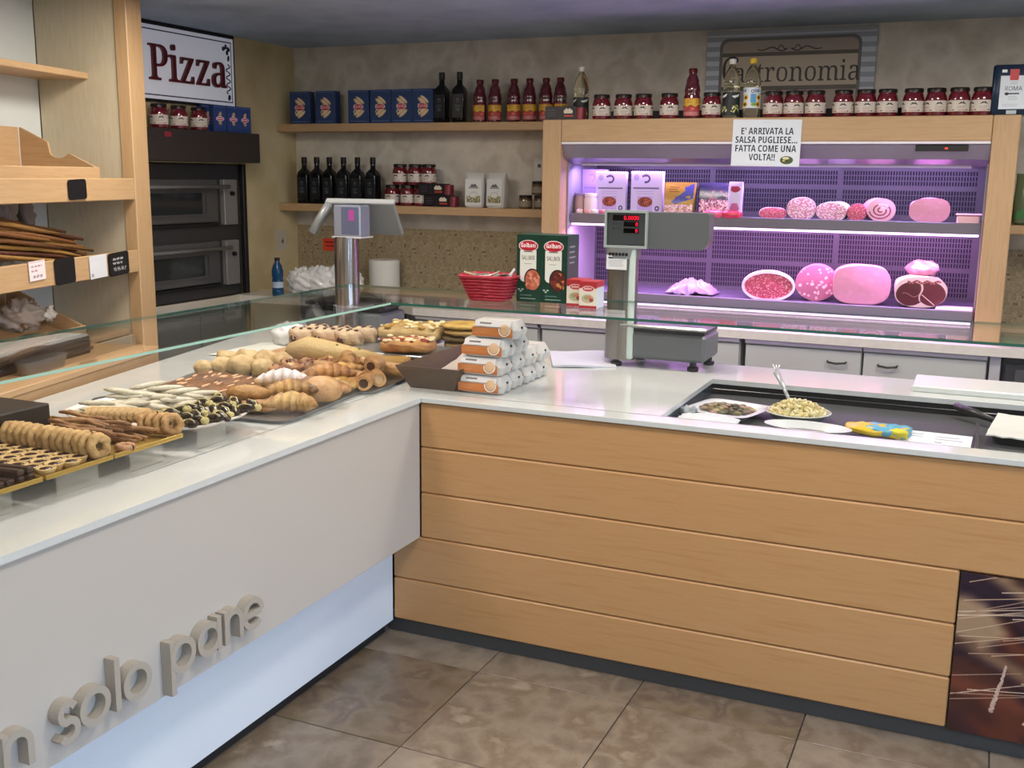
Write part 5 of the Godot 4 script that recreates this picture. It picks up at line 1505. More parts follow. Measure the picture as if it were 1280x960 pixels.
func counter_goods():
	mats["pulp"] = mat("#c6c5c1", 0.85)
	var im := canvas(192, 34, "#c67838")
	rect(im, 0, 26, 192, 8, "#b86c34")
	lines(im, 16, 8, 70, 2, 9, "#d09060")
	mats["egg_band"] = printed(im, 0.6)
	im = canvas(192, 34, "#dddad8")
	rect(im, 26, 12, 62, 9, "#6b6a6e")
	mats["egg_top"] = printed(im, 0.6)
	# eggs: [column from the front, layer]
	var c0 := make_carton("")
	var n := 0
	for q in [[0, 0], [1, 0], [2, 0], [3, 0], [0, 1], [1, 1], [2, 1], [3, 1], [0, 2], [1, 2], [0, 3]]:
		var l: String = "six-egg carton, %s from the front in the %s layer of the egg stack" % [ORD[q[0]], ["bottom", "second", "third", "top"][q[1]]]
		if q[1] == 3: l = "six-egg carton lying alone on top of the egg stack"
		var o := c0 if n == 0 else dup(c0, "egg_carton", Vector3.ZERO, 0, l)
		o.set_meta("label", l)
		n += 1
		o.position = Vector3(0.165 + [0.0, 0.002, 0.016, 0.05][q[1]] + rng.randf_range(-0.003, 0.003), COUNTER + q[1] * 0.0665, -0.185 - q[0] * 0.117 - [0.0, 0.0, 0.0, 0.01][q[1]])
		o.rotation.y = rng.randf_range(-0.02, 0.02)
	# tall green boxes on the glass shelf
	var gy := 1.2222
	for i in 2:
		im = canvas(128, 304, "#123a2c")
		rect(im, 16, 70, 84, 128, "#e4e4da")
		poly(im, [Vector2(16, 198), Vector2(60, 198), Vector2(44, 216), Vector2(24, 210)], "#e4e4da")
		oval(im, 58, 50, 50, 27, "#e8dcd8")
		oval(im, 58, 50, 46, 23, "#b81f30")
		ink(im, "Galbani", 58, 48, 27, "#ffffff", sans_bold, 0.78)
		rect(im, 34, 74, 46, 4, "#2a5a44")
		ink(im, "SALUMIX", 58, 104, 27, "#3a3c3a", sans, 0.62)
		lines(im, 34, 130, 48, 1, 8, "#8d8f88")
		oval(im, 80, 202, 42, 50, "#1a1512")
		oval(im, 82, 204, 38, 46, ["#b8664a", "#5c2420"][i])
		specks(im, 26, 54, 168, 56, 70, [["#c87a5a", "#a8503a", "#d8937a"], ["#7c3028", "#4a1c1c", "#c8854a"]][i], 5, 11)
		rect(im, 18, 272, 60, 5, "#5a7a6c")
		rect(im, 18, 288, 80, 4, "#8da59a")
		for k in 3: oval(im, 12 + k * 9, 248 + k % 2 * 8, 6, 4, "#a8b8b0")
		var t := thing("biscuit_box", ["tall green box with a red oval logo, left one on the glass shelf", "tall green box with a red oval logo, right one on the glass shelf"][i], "box", Vector3([0.2645, 0.363][i], gy, -0.4), [0.03, 0.02][i], "tall green boxes on the glass shelf")
		part(t, "carton", box(-0.0485, 0.0485, 0.0, 0.242, -0.06, 0.06, 0.0015), mat("#143c2e", 0.4))
		part(t, "front_print", bx(B.new(), Vector3(0, 0.121, 0.0603), Vector3(0.0965, 0.241, 0.0006), 0.0), printed(im, 0.35))
		if i == 1:
			im = canvas(64, 128, "#20403c")
			lines(im, 10, 20, 40, 4, 10, "#8da8a4")
			rect(im, 6, 84, 52, 36, "#b8c0cc")
			part(t, "side_print", bx(B.new(), Vector3(0.0488, 0.121, 0.0), Vector3(0.0006, 0.241, 0.118), 0.0), printed(im, 0.35))
	im = canvas(96, 120, "#d8d0c0")
	rect(im, 0, 0, 96, 30, "#a82a30")
	oval(im, 48, 32, 34, 14, "#e0d0cc")
	oval(im, 48, 32, 30, 11, "#b83038")
	ink(im, "Galbani", 48, 31, 15, "#f0e0dc", sans_bold, 0.8)
	oval(im, 46, 76, 34, 20, "#b0a88c")
	oval(im, 40, 72, 14, 9, "#8c9a6c")
	oval(im, 54, 70, 12, 8, "#c87a5a")
	oval(im, 66, 82, 12, 9, "#9a4a3a")
	rect(im, 0, 108, 96, 12, "#a82a30")
	var red := printed(im, 0.4)
	for i in 2:
		var t := thing("crouton_box", ["small red and white box, rear left one beside the green boxes", "small red and white box, front one beside the steel scale column"][i], "box", Vector3([0.461, 0.523][i], gy, [-0.335, -0.295][i]), 0.02, "small red and white boxes on the glass shelf")
		part(t, "carton", box(-0.032, 0.032, 0.0, 0.093, -0.04, 0.04, 0.001), mat("#c8d0de", 0.45))
		part(t, "red_top", box(-0.0324, 0.0324, 0.072, 0.0936, -0.0404, 0.0404, 0.001), mat("#a82a30", 0.4))
		part(t, "front_print", bx(B.new(), Vector3(0, 0.0465, 0.0408), Vector3(0.0636, 0.0925, 0.0006), 0.0), red)
	# woven red basket of sachets
	var t := thing("red_basket", "red woven plastic basket filled with sachets on the glass shelf", "basket", Vector3(0.122, gy, -0.32))
	var b := B.new()
	var red_m := mat("#9c1c30", 0.4)
	part(t, "basket_base", loft(B.new(), [[0.0, 0.066, 0.048, 5.0], [0.006, 0.067, 0.049, 5.0]], 28), red_m)
	for k in 8:
		var f := k / 7.0
		var ring := []
		for j in 40:
			var a := TAU * j / 40
			var w := 0.068 + 0.034 * f
			var d := 0.05 + 0.025 * f
			var sx := signf(sin(a)) * pow(absf(sin(a)), 0.45)
			var sz := signf(cos(a)) * pow(absf(cos(a)), 0.45)
			var wv := 0.0018 * (1.0 if (j + k) % 2 == 0 else -1.0)
			ring.append(Vector3(sx * (w + wv), 0.008 + f * 0.078, sz * (d + wv)))
		ring.append(ring[0])
		tube(b, ring, 0.0062, 5, false)
	part(t, "weave", b, red_m)
	b = B.new()
	var rim := []
	for j in 41:
		var a := TAU * j / 40
		rim.append(Vector3(signf(sin(a)) * pow(absf(sin(a)), 0.45) * 0.106, 0.09, signf(cos(a)) * pow(absf(cos(a)), 0.45) * 0.079))
	part(t, "rim", tube(b, rim, 0.0055, 8, false), mat("#b02038", 0.35))
	for k in 12:
		single("sachet", bx(B.new(), Vector3.ZERO, Vector3(0.05, 0.003, 0.03), 0.001), mat(["#d8d4cc", "#8c8478", "#e0dcd8", "#a89c7c", "#6c6a66"][k % 5], 0.4), "small flat sachet lying in the heap inside the red basket", "sachet", pose(0.055 + (k % 4) * 0.045, gy + 0.08 + (k / 4) * 0.008, -0.35 + (k / 4) * 0.03, rng.randf_range(-25, 25), rng.randf_range(0, 180), rng.randf_range(-20, 20)), "sachets in the red basket")
	single("drinking_straw", tube(B.new(), [Vector3(0.17, gy + 0.05, -0.31), Vector3(0.226, gy + 0.12, -0.3)], 0.004, 6), mat("#e4e0dc", 0.4), "white stick poking out of the right side of the red basket", "stick")
	# folded napkins by the scale
	single("paper_sheets", sheet(B.new(), 14, 10, func(u: float, v: float) -> Vector3: return Vector3((u - 0.5) * 0.26, 0.009 + 0.016 * v * v + 0.003 * sin(u * 5 + v * 4), (0.5 - v) * 0.28), Vector3(0, -0.008, 0)), mat("#c9ccd6", 0.7), "loose stack of white paper sheets on the worktop left of the customer scale", "paper", pose(0.265, COUNTER, -0.93, 0, 24, 0))
	single("cutting_board", box(1.565, 2.2, COUNTER, 0.932, -1.15, -0.9, 0.004), mat("#d0d5d0", 0.35), "long white plastic cutting board on the worktop behind the cold well", "cutting board")

# ------------------------------------------------------------------ pastry display
func riser(label: String, x0: float, x1: float, z0: float, z1: float, h: float):
	var g: StandardMaterial3D = mats["acrylic"]
	var t := thing("acrylic_riser", label, "display riser", Vector3(0, COUNTER, 0), 0, "clear risers under the trays")
	part(t, "front_plate", box(x1 - 0.004, x1, 0.0, h, z0, z1, 0.0), g)
	part(t, "back_plate", box(x0, x0 + 0.004, 0.0, h, z0, z1, 0.0), g)
	part(t, "top_plate", box(x0, x1, h, h + 0.004, z0, z1, 0.0), g)

func gold_tray(label: String, x0: float, x1: float, z0: float, z1: float, y: float):
	var t := thing("gold_tray", label, "tray", Vector3(0, y, 0))
	part(t, "tray_base", box(x0, x1, 0.0, 0.004, z0, z1, 0.001), mats["gold"])
	part(t, "tray_rim", addbox(addbox(addbox(addbox(B.new(), x1 - 0.003, x1, 0.004, 0.012, z0, z1, 0.001), x0, x0 + 0.003, 0.004, 0.012, z0, z1, 0.001), x0 + 0.003, x1 - 0.003, 0.004, 0.012, z0, z0 + 0.003, 0.001), x0 + 0.003, x1 - 0.003, 0.004, 0.012, z1 - 0.003, z1, 0.001), mats["gold"])

func ring_shape(r: float, k: float, a: String, b_: String, sd: float) -> B:
	var b := crust(a, b_, 30, sd)
	var pts := []
	for j in 25:
		var t := TAU * j / 24
		var w := 1.0 + 0.05 * sin(t * 5 + sd)
		pts.append(Vector3(cos(t) * r * w, sin(t) * r * w, 0))
	var rad := []
	for j in 25: rad.append(k * (1.0 + 0.1 * sin(TAU * j / 24 * 7 + sd)))
	return tube(b, pts, rad, 9, false)

func croissant(b: B, l: float, r: float, bend: float, ridges: int) -> B:
	var pts := []
	var rad := []
	var plain = b.paint
	b.paint = func(p: Vector3) -> Color: return (plain.call(p) as Color) * (0.72 + 0.45 * absf(sin((p.x / l + 0.5) * PI * ridges)))
	for j in 61:
		var f := j / 60.0
		var s := f - 0.5
		pts.append(Vector3(s * l, 0, bend * (4 * s * s) - bend * 0.5))
		var env := pow(maxf(0.0, sin(PI * (0.03 + 0.94 * f))), 0.7)
		var st := fmod(absf(s) * 2.0 * ridges * 0.5, 1.0)
		rad.append(maxf(0.004, r * env * (1.0 - 0.2 * st)))
	return tube(b, pts, rad, 16)

func pastries():
	mats["acrylic"] = pane("#ece6cc", 0.07, 0.03)
	mats["gold"] = mat("#b89a4e", 0.32, 0.6)
	var ty := 0.963
	riser("clear acrylic riser under the jam tartlet tray, next to the glass", -0.5, -0.2, 1.29, 1.42, 0.05)
	riser("clear acrylic riser under the twisted biscuit tray", -0.5, -0.2, 1.06, 1.18, 0.05)
	riser("clear acrylic riser under the white oval plate", -0.5, -0.2, 0.8, 0.92, 0.05)
	riser("clear acrylic riser under the tray of dark wafers at the left edge", -0.5, -0.2, 1.55, 1.68, 0.05)
	gold_tray("gold tray holding jam tartlets and the long row of ring biscuits", -0.66, -0.182, 1.255, 1.465, ty)
	gold_tray("gold tray holding twisted brown biscuits", -0.66, -0.182, 1.0, 1.25, ty)
	gold_tray("gold tray with dark wafers at the left edge of the picture", -0.66, -0.182, 1.475, 1.75, ty)
	var fy := ty + 0.0045
	# jam tartlets
	var shell := crust("#c9a05c", "#dcbc7c", 40, 1)
	var prof := [Vector2(0, 0), Vector2(0.016, 0), Vector2(0.022, 0.012), Vector2(0.0235, 0.016), Vector2(0.021, 0.0175), Vector2(0.016, 0.015), Vector2(0.0, 0.014)]
	lathe(shell, prof, 20)
	var t0 := thing("jam_tartlet", "", "tartlet", Vector3.ZERO, 0, "jam tartlets on the gold tray")
	part(t0, "pastry_shell", shell, food(0.6))
	part(t0, "jam", blob(B.new(), Vector3(0, 0.0145, 0), Vector3(0.0155, 0.0035, 0.0155), 0.001, 60, 1, 16, 6), mat("#2a0f0e", 0.15))
	var n := 0
	for i in 4:
		for j in 7:
			var x := -0.208 - j * 0.0455 - (i % 2) * 0.02
			var z := 1.442 - i * 0.0395
			var l: String = "round jam tartlet, %s from the glass in the %s row of the tartlets" % [ORD[j], ["nearest", "second", "third", "rear"][i]]
			var o := t0 if n == 0 else dup(t0, "jam_tartlet", Vector3.ZERO, 0, l)
			o.set_meta("label", l)
			o.position = Vector3(x + rng.randf_range(-0.003, 0.003), fy, z + rng.randf_range(-0.003, 0.003))
			o.rotation.y = rng.randf() * 6
			n += 1
	# row of ring biscuits leaning on one another
	for i in 13:
		var x := -0.2 - i * 0.0245
		single("ring_biscuit", ring_shape(0.0225, 0.0125, "#b48a50", "#d2ac70", i * 3.0), food(0.65), "plain ring biscuit, %s from the glass in the long leaning row" % ORD[i], "biscuit", pose(x, fy + 0.034, 1.285 + rng.randf_range(-0.003, 0.003), -8, 78 + rng.randf_range(-6, 6), rng.randf() * 90), "ring biscuits in the long row")
	# dark wafers, pale wafers, small black price stands at the left edge
	for i in 6:
		single("dark_wafer", bx(B.new(), Vector3(0, 0.008, 0), Vector3(0.16, 0.015, 0.022), 0.004), mat("#33231c", 0.35), "dark chocolate wafer stick, %s of the row on the left gold tray" % ORD[i], "wafer", pose(-0.28, fy + (0.016 if i > 3 else 0.0), 1.5 + (i % 4) * 0.028, 0, 8, 0), "dark wafer sticks")
	for i in 4:
		single("pale_wafer", blob(crust("#d2b068", "#e2cc94", 40, i), Vector3(0, 0.012, 0), Vector3(0.035, 0.012, 0.014), 0.003, 60, i * 2.0, 16, 8, -0.95, 4.0), food(0.6), "pale ribbed wafer at the left edge, %s of the pile beside the dark wafers" % ORD[i], "wafer", pose(-0.22 - (i % 2) * 0.01, fy + (i / 2) * 0.02, 1.625 + (i % 2) * 0.032, 0, 20, 0), "pale wafers")
	for i in 2:
		var t := thing("price_stand", ["small black price stand with a white label behind the dark wafers, upper one", "small black price stand with a white label behind the dark wafers, lower one"][i], "price tag", Vector3(-0.34 + i * 0.06, fy, 1.505 + i * 0.07), 0.6)
		part(t, "stand", bx(B.new(), Vector3(0, 0.025, 0), Vector3(0.06, 0.05, 0.012), 0.003), mats["black"])
		part(t, "paper_label", bx(B.new(), Vector3(0, 0.034, 0.0066), Vector3(0.04, 0.018, 0.001), 0.0), mat("#e4e6ea", 0.6))
	# twisted biscuits
	for i in 40:
		var lay := i / 14
		var b := crust("#8e5f3a", "#b58a5c", 26, i * 5.0)
		var pts := []
		var x0 := -0.2 - rng.randf() * 0.16 - lay * 0.02
		var z0 := 1.225 - (i % 14) * 0.0155
		var y0 := fy + 0.009 + lay * 0.0145
		var l := rng.randf_range(0.12, 0.19)
		for j in 9:
			var f := j / 8.0
			pts.append(Vector3(x0 - f * l, y0 + 0.0025 * sin(f * 8 + i), z0 + 0.01 * sin(f * 3.0 + i) - 0.03 * f * sin(i * 1.7)))
		single("twisted_biscuit", tube(b, pts, [0.004, 0.0062, 0.0066, 0.0058, 0.0066, 0.0058, 0.0066, 0.0062, 0.004], 8), food(0.6), "thin twisted brown biscuit lying in the pile on the middle gold tray", "biscuit", Transform3D(), "twisted biscuits in the pile")
	for i in 4:
		single("ring_biscuit", ring_shape(0.021, 0.011, "#b08048", "#cfa468", 40 + i * 3.0), food(0.6), "thick ring biscuit at the glass end of the twisted biscuits, %s of the four" % ORD[i], "biscuit", pose(-0.2 - i * 0.024, fy + 0.034, 1.02 + i * 0.004, -14, 62, i * 40), "ring biscuits beside the twisted biscuits")
	single("ring_biscuit", ring_shape(0.018, 0.009, "#a0704a", "#bc8c64", 90), food(0.6), "flat ring biscuit lying at the front edge of the twisted biscuit tray", "biscuit", pose(-0.205, fy + 0.01, 1.19, 88, 0, 0))
	for i in 9:
		single("round_biscuit", blob(crust("#b48c54", "#d0ac74", 36, i * 4.0), Vector3.ZERO, Vector3(0.03, 0.022, 0.008), 0.003, 50, i * 5.0, 20, 10), food(0.65), "golden round biscuit, %s from the glass in the short leaning row above the twists" % ORD[i], "biscuit", pose(-0.33 - i * 0.017, 1.006, 0.985 + i * 0.006, -30, 62, 10), "golden round biscuits in the short row")
	# white oval plate with dipped biscuits and white fingers
	var t := thing("oval_plate", "white oval plate holding chocolate dipped biscuits and pale fingers", "plate", Vector3(-0.45, ty - 0.002, 0.8))
	part(t, "plate_body", loft(B.new(), [[0.0, 0.24, 0.17, 3.0], [0.004, 0.262, 0.186, 3.0], [0.012, 0.27, 0.19, 3.0], [0.0125, 0.264, 0.184, 3.0], [0.0065, 0.25, 0.174, 3.0]], 48), mat("#e6dfd8", 0.25))
	for i in 24:
		var row := i / 8
		var d := thing("dipped_biscuit", "dark chocolate dipped biscuit with cream line, %s of the %s row on the oval plate" % [ORD[i % 8], ["front", "middle", "rear"][row]], "biscuit", Vector3(-0.215 - row * 0.055 + rng.randf_range(-0.008, 0.008), ty + 0.018 + row * 0.006, 0.655 + (i % 8) * 0.038 + rng.randf_range(-0.006, 0.006)), -0.35 + rng.randf_range(-0.35, 0.35), "chocolate dipped biscuits on the oval plate")
		d.rotation.z = rng.randf_range(-0.25, 0.25)
		var up := 1.0 if i % 3 else -1.0
		part(d, "chocolate", blob(B.new(), Vector3(0.006 * up, 0, 0), Vector3(0.036, 0.012, 0.0155), 0.003, 60, i * 3.0, 18, 8), mat("#1d1714", 0.22))
		part(d, "cream", blob(B.new(), Vector3(-0.022 * up, 0.001, 0.0), Vector3(0.013, 0.0105, 0.0125), 0.003, 60, i * 2.0, 14, 8), mat("#b8aa6c", 0.6))
		part(d, "icing_line", tube(B.new(), [Vector3(-0.03, 0.0095, 0.004), Vector3(0.0, 0.0135, -0.003), Vector3(0.034, 0.0085, 0.003)], 0.0018, 6), mat("#ccc494", 0.5))
	for i in 34:
		var f := i % 12
		var lay := i / 12
		single("white_finger", blob(crust("#d8cfae", "#ece6d2", 30, i), Vector3.ZERO, Vector3(0.058, 0.0085, 0.0125), 0.003, 40, i * 3.0, 18, 8), food(0.7), "pale sugared finger biscuit in the pile at the back of the white oval plate", "biscuit", pose(-0.385 - (i % 4) * 0.045 - lay * 0.008, ty + 0.012 + lay * 0.014 + (i % 4) * 0.009, 0.66 + f * 0.027, rng.randf_range(-8, 8), 35 + rng.randf_range(-40, 40), rng.randf_range(-8, 8)), "pale finger biscuits in the pile")
	for i in 14:
		single("white_finger", blob(crust("#d8cfae", "#e8e0c6", 30, i), Vector3.ZERO, Vector3(0.055, 0.008, 0.012), 0.003, 40, i * 5.0, 18, 8), food(0.7), "pale sugared finger biscuit in the fan behind the short row of round biscuits", "biscuit", pose(-0.46 - (i % 3) * 0.04, ty + 0.012 + (i / 5) * 0.015, 0.9 + (i % 5) * 0.022, rng.randf_range(-6, 6), 30 + rng.randf_range(-20, 20), rng.randf_range(-6, 6)), "pale finger biscuits in the fan")
	# dark almond slabs on their board
	t = thing("slab_tray", "low grey tray under the brown almond slabs", "tray", Vector3(-0.64, COUNTER, 0.38), 0.1)
	part(t, "tray_body", loft(B.new(), [[0.0, 0.18, 0.2, 7.0], [0.01, 0.2, 0.22, 7.0], [0.012, 0.2, 0.22, 7.0]], 32), mats["steel"])
	for i in 9:
		var row := i / 3
		var s := thing("almond_slab", "flat brown almond slab, %s of the %s row beside the spatula" % [ORD[i % 3], ["front", "middle", "rear"][row]], "biscuit", Vector3(-0.525 - row * 0.085, COUNTER + 0.032 + row * 0.003 + (i % 3) * 0.004, 0.51 - (i % 3) * 0.12), 0.2 + rng.randf_range(-0.2, 0.2), "brown almond slabs")
		part(s, "slab", blob(crust("#6b4424", "#946438", 24, i * 7.0), Vector3.ZERO, Vector3(0.07, 0.019, 0.085), 0.007, 40, i * 3.0, 24, 10, -0.9, 3.2), food(0.5))
		var nb := B.new()
		for k in 5: blob(nb, Vector3(rng.randf_range(-0.045, 0.045), 0.018, rng.randf_range(-0.05, 0.05)), Vector3(0.006, 0.003, 0.024), 0.0, 1, 0, 8, 6)
		part(s, "almonds", nb, mat("#d8b088", 0.5))
	t = thing("spatula", "cake spatula with a dark grey handle lying beside the almond slabs", "spatula", Vector3(-0.735, COUNTER + 0.045, 0.6), -0.46)
	part(t, "handle", blob(B.new(), Vector3(0, 0, 0.06), Vector3(0.014, 0.009, 0.07), 0.0, 1, 0, 14, 8, -2, 3.0), mat("#3a3d40", 0.35))
	part(t, "blade", bx(B.new(), Vector3(0, -0.004, -0.1), Vector3(0.04, 0.002, 0.18), 0.0005), mats["steel"])
	# steel tray of croissants at the front
	t = thing("steel_tray", "low steel tray of croissants and buns next to the glass", "tray", Vector3(-0.335, COUNTER, 0.29), 0.1)
	part(t, "tray_body", loft(B.new(), [[0.0, 0.145, 0.29, 9.0], [0.012, 0.158, 0.305, 9.0], [0.014, 0.16, 0.307, 9.0]], 36), mats["steel"])
	var cy := COUNTER + 0.0145
	single("croissant", croissant(crust("#b07a3c", "#d8b478", 20, 1), 0.17, 0.036, 0.05, 6), food(0.5), "ridged golden croissant at the front corner of the steel tray", "croissant", pose(-0.2, cy + 0.034, 0.48, 0, 25, 0))
	single("croissant", croissant(crust("#6e4420", "#c89a58", 18, 2), 0.19, 0.037, 0.05, 7), food(0.4), "chocolate striped croissant on top of the tray, right of the long bun", "croissant", pose(-0.275, cy + 0.05, 0.385, 0, 30, 4))
	var sug := B.new()
	sug.painted = true
	var c1 := lin("#b08850")
	var c2 := lin("#dcd2d0")
	sug.paint = func(p: Vector3) -> Color: return c1.lerp(c2, clampf(p.y * 40.0 + 0.1 + 0.8 * noise.get_noise_3d(p.x * 4000, p.y * 4000, p.z * 4000), 0, 1))
	single("croissant", croissant(sug, 0.19, 0.043, 0.05, 6), food(0.7), "croissant dusted with icing sugar behind the striped croissant", "croissant", pose(-0.405, cy + 0.045, 0.235, 0, 28, 0))
	single("croissant", croissant(crust("#8a5628", "#c48c4c", 18, 4), 0.2, 0.04, 0.05, 7), food(0.45), "plain brown croissant behind the smooth round bun", "croissant", pose(-0.345, cy + 0.045, 0.05, 0, 40, 0))
	single("long_bun", blob(crust("#a87440", "#c89a5c", 18, 5), Vector3.ZERO, Vector3(0.075, 0.026, 0.034), 0.005, 20, 3, 24, 12), food(0.5), "long smooth brown bun left of the striped croissant", "bun", pose(-0.385, cy + 0.045, 0.45, 0, 20, 0))
	single("round_bun", blob(crust("#c08c54", "#d8ac78", 14, 6), Vector3.ZERO, Vector3(0.066, 0.046, 0.056), 0.005, 14, 5, 26, 14, -0.8), food(0.45), "smooth round bun at the right of the steel tray by the glass", "bun", pose(-0.2, cy + 0.046, 0.3, 0, 15, 0))
	single("brown_roll", blob(crust("#6a4428", "#946a44", 18, 7), Vector3.ZERO, Vector3(0.06, 0.035, 0.05), 0.008, 20, 6, 24, 12), food(0.5), "dark brown roll between the sugar croissant and the round bun", "bun", pose(-0.3, cy + 0.03, 0.2, 0, 0, 0))
	single("flat_pastry", blob(crust("#9a6c40", "#bc8e5c", 18, 8), Vector3.ZERO, Vector3(0.08, 0.018, 0.05), 0.006, 20, 7, 24, 10), food(0.5), "flat brown pastry under the striped croissant at the tray corner", "pastry", pose(-0.31, cy + 0.018, 0.5, 0, 10, 0))
	for i in 7:
		var q: Array = [[-0.225, 0.22], [-0.23, 0.15], [-0.24, 0.08], [-0.29, 0.12], [-0.3, 0.04], [-0.25, 0.02], [-0.34, 0.13]][i]
		single("glazed_bun", blob(crust(["#a8783c", "#8c5a30"][i % 2], ["#d8b060", "#c08a50"][i % 2], 20, 60 + i), Vector3.ZERO, Vector3(0.042, 0.02, 0.036), 0.006, 24, i * 6.0, 22, 12, -0.9), food(0.35), "low glazed bun lying between the round bun and the filled tubes, %s of seven" % ORD[i], "bun", pose(q[0], cy + 0.018, q[1], 0, i * 50.0, 0), "low glazed buns")
	# pale rolls on their plate
	t = thing("roll_plate", "grey plate under the pale floury rolls", "plate", Vector3(-0.81, COUNTER, -0.02), 0.2)
	part(t, "plate_body", loft(B.new(), [[0.0, 0.14, 0.17, 5.0], [0.008, 0.16, 0.19, 5.0], [0.01, 0.16, 0.19, 5.0]], 32), mat("#8c949a", 0.3, 0.4))
	var rolls := [[-0.885, 0.09, 0.036], [-0.83, 0.045, 0.042], [-0.76, 0.03, 0.05], [-0.69, 0.0, 0.042], [-0.9, -0.06, 0.042], [-0.83, -0.09, 0.045], [-0.755, -0.11, 0.045], [-0.69, -0.12, 0.042]]
	for i in 8:
		var q: Array = rolls[i]
		var up: float = 0.006 if i > 3 else 0.0
		single("pale_roll", blob(crust("#c0985c", "#dcc08c", 14, i * 4.0), Vector3.ZERO, Vector3(q[2] * 1.15, q[2] * 0.92, q[2]), 0.014, 18, i * 7.0, 24, 14), food(0.7), "pale floury roll, %s from the left in the %s row behind the almond slabs" % [ORD[i % 4], "front" if i < 4 else "rear"], "bread roll", pose(q[0] + 0.03, COUNTER + 0.01 + q[2] * 0.88 + up, q[1] + 0.01, 0, i * 37.0, 0), "pale floury rolls")
	# filled tubes and cups
	t = thing("tube_tray", "shallow steel tray holding filled pastry tubes at the corner of the display", "tray", Vector3(-0.31, COUNTER, -0.1), 0.08)
	part(t, "tray_body", loft(B.new(), [[0.0, 0.13, 0.17, 9.0], [0.01, 0.14, 0.18, 9.0], [0.012, 0.142, 0.182, 9.0]], 32), mats["steel"])
	for i in 9:
		var q := [[-0.2, 0.03, 0.028, 20], [-0.2, -0.05, 0.028, 40], [-0.26, -0.13, 0.058, 10], [-0.27, -0.02, 0.028, 70], [-0.3, -0.2, 0.05, 60], [-0.36, -0.1, 0.06, 20], [-0.23, -0.22, 0.03, 90], [-0.4, -0.18, 0.065, 45], [-0.41, -0.03, 0.05, 80]][i] as Array
		var o := thing("filled_tube", "rolled pastry tube with dark filling, %s of the heap in the corner tray" % ORD[i], "pastry", Vector3(q[0], COUNTER + 0.013 + q[2], q[1]), deg_to_rad(q[3]), "filled pastry tubes")
		var b := crust("#a8743c", "#cfa066", 24, i * 6.0)
		b.x = Transform3D(Basis(Vector3.RIGHT, PI / 2), Vector3.ZERO)
		part(o, "pastry_shell", lathe(b, [Vector2(0.017, -0.04), Vector2(0.026, -0.04), Vector2(0.028, 0.0), Vector2(0.026, 0.04), Vector2(0.017, 0.04), Vector2(0.018, 0.0), Vector2(0.017, -0.04)], 18), food(0.5))
		var fb := B.new()
		fb.x = b.x
		part(o, "filling", lathe(fb, [Vector2(0, -0.034), Vector2(0.0172, -0.034), Vector2(0.0172, 0.034), Vector2(0, 0.034)], 14), mat(["#4a2c1c", "#c8a878"][i % 2], 0.4))
	var sp := [[-0.6, -0.08, 0.05], [-0.545, -0.125, 0.05], [-0.49, -0.17, 0.055], [-0.435, -0.215, 0.05], [-0.62, 0.0, 0.04], [-0.56, -0.03, 0.045], [-0.5, -0.07, 0.05], [-0.45, -0.11, 0.06], [-0.39, -0.27, 0.045], [-0.33, -0.29, 0.035]]
	for i in 10:
		var o := thing("stuffed_pastry", "small brown stuffed pastry, %s of the heap between the pale rolls and the focaccia" % ORD[i], "pastry", Vector3(sp[i][0], COUNTER + sp[i][2], sp[i][1]), i * 0.7, "small stuffed pastries")
		part(o, "pastry", blob(crust("#7c4e2c", "#b98450", 26, i * 9.0), Vector3.ZERO, Vector3(0.042, 0.022, 0.03), 0.02, 34, i * 4.0, 24, 14), food(0.5))
		part(o, "dark_filling", blob(B.new(), Vector3(0.004, 0.0155, 0.002), Vector3(0.024, 0.008, 0.012), 0.006, 60, i, 12, 8), mat(["#4a2418", "#6e3a20", "#d8b478"][i % 3], 0.35))
	single("folded_pastry", croissant(crust("#9a6430", "#d0a058", 18, 14), 0.17, 0.03, 0.02, 5), food(0.45), "golden ridged pastry horn between the stuffed pastries and the filled tubes", "croissant", pose(-0.34, COUNTER + 0.06, -0.04, 0, 60, 0))
	# folded focaccia, stuffed rolls and pizza
	t = thing("folded_focaccia", "long folded pale focaccia across the far end of the pastry display", "focaccia", Vector3(-0.53, COUNTER + 0.055, -0.3), 0.33)
	var fb2 := crust("#b08a46", "#dcc084", 12, 3)
	tube(fb2, [Vector3(-0.21, 0, 0.0), Vector3(-0.19, 0.008, 0.0), Vector3(-0.12, 0.022, -0.01), Vector3(-0.03, 0.012, 0.0), Vector3(0.06, 0.0, 0.005), Vector3(0.14, -0.012, 0.0), Vector3(0.2, -0.018, 0.0), Vector3(0.21, -0.02, 0)], [0.01, 0.04, 0.055, 0.05, 0.042, 0.034, 0.024, 0.008], 18)
	part(t, "folded_bread", fb2, food(0.6))
	part(t, "lower_flap", blob(crust("#b87c38", "#d8aa5c", 16, 9), Vector3(-0.02, -0.03, 0.02), Vector3(0.2, 0.014, 0.075), 0.01, 16, 5.0, 30, 12, -2, 3.0), food(0.6))
	var herb := B.new()
	for k in 30: blob(herb, Vector3(rng.randf_range(-0.16, 0.1), 0.055 - absf(rng.randf_range(0, 0.02)), rng.randf_range(-0.02, 0.03)), Vector3(0.006, 0.003, 0.005), 0.0, 1, 0, 6, 4)
	part(t, "herbs", herb, mat("#8a8a48", 0.6), Transform3D(), "", "stuff")
	single("focaccia_strip", bx(crust("#c49844", "#e0bc6c", 20, 6), Vector3.ZERO, Vector3(0.3, 0.03, 0.09), 0.008), food(0.6), "yellow focaccia strip under the folded focaccia, pointing to the dark basket", "focaccia", pose(-0.4, COUNTER + 0.045, -0.34, 0, 14, 0))
	t = thing("display_board", "low wooden board under the focaccia and the stuffed bread", "board", Vector3(-0.6, COUNTER, -0.5))
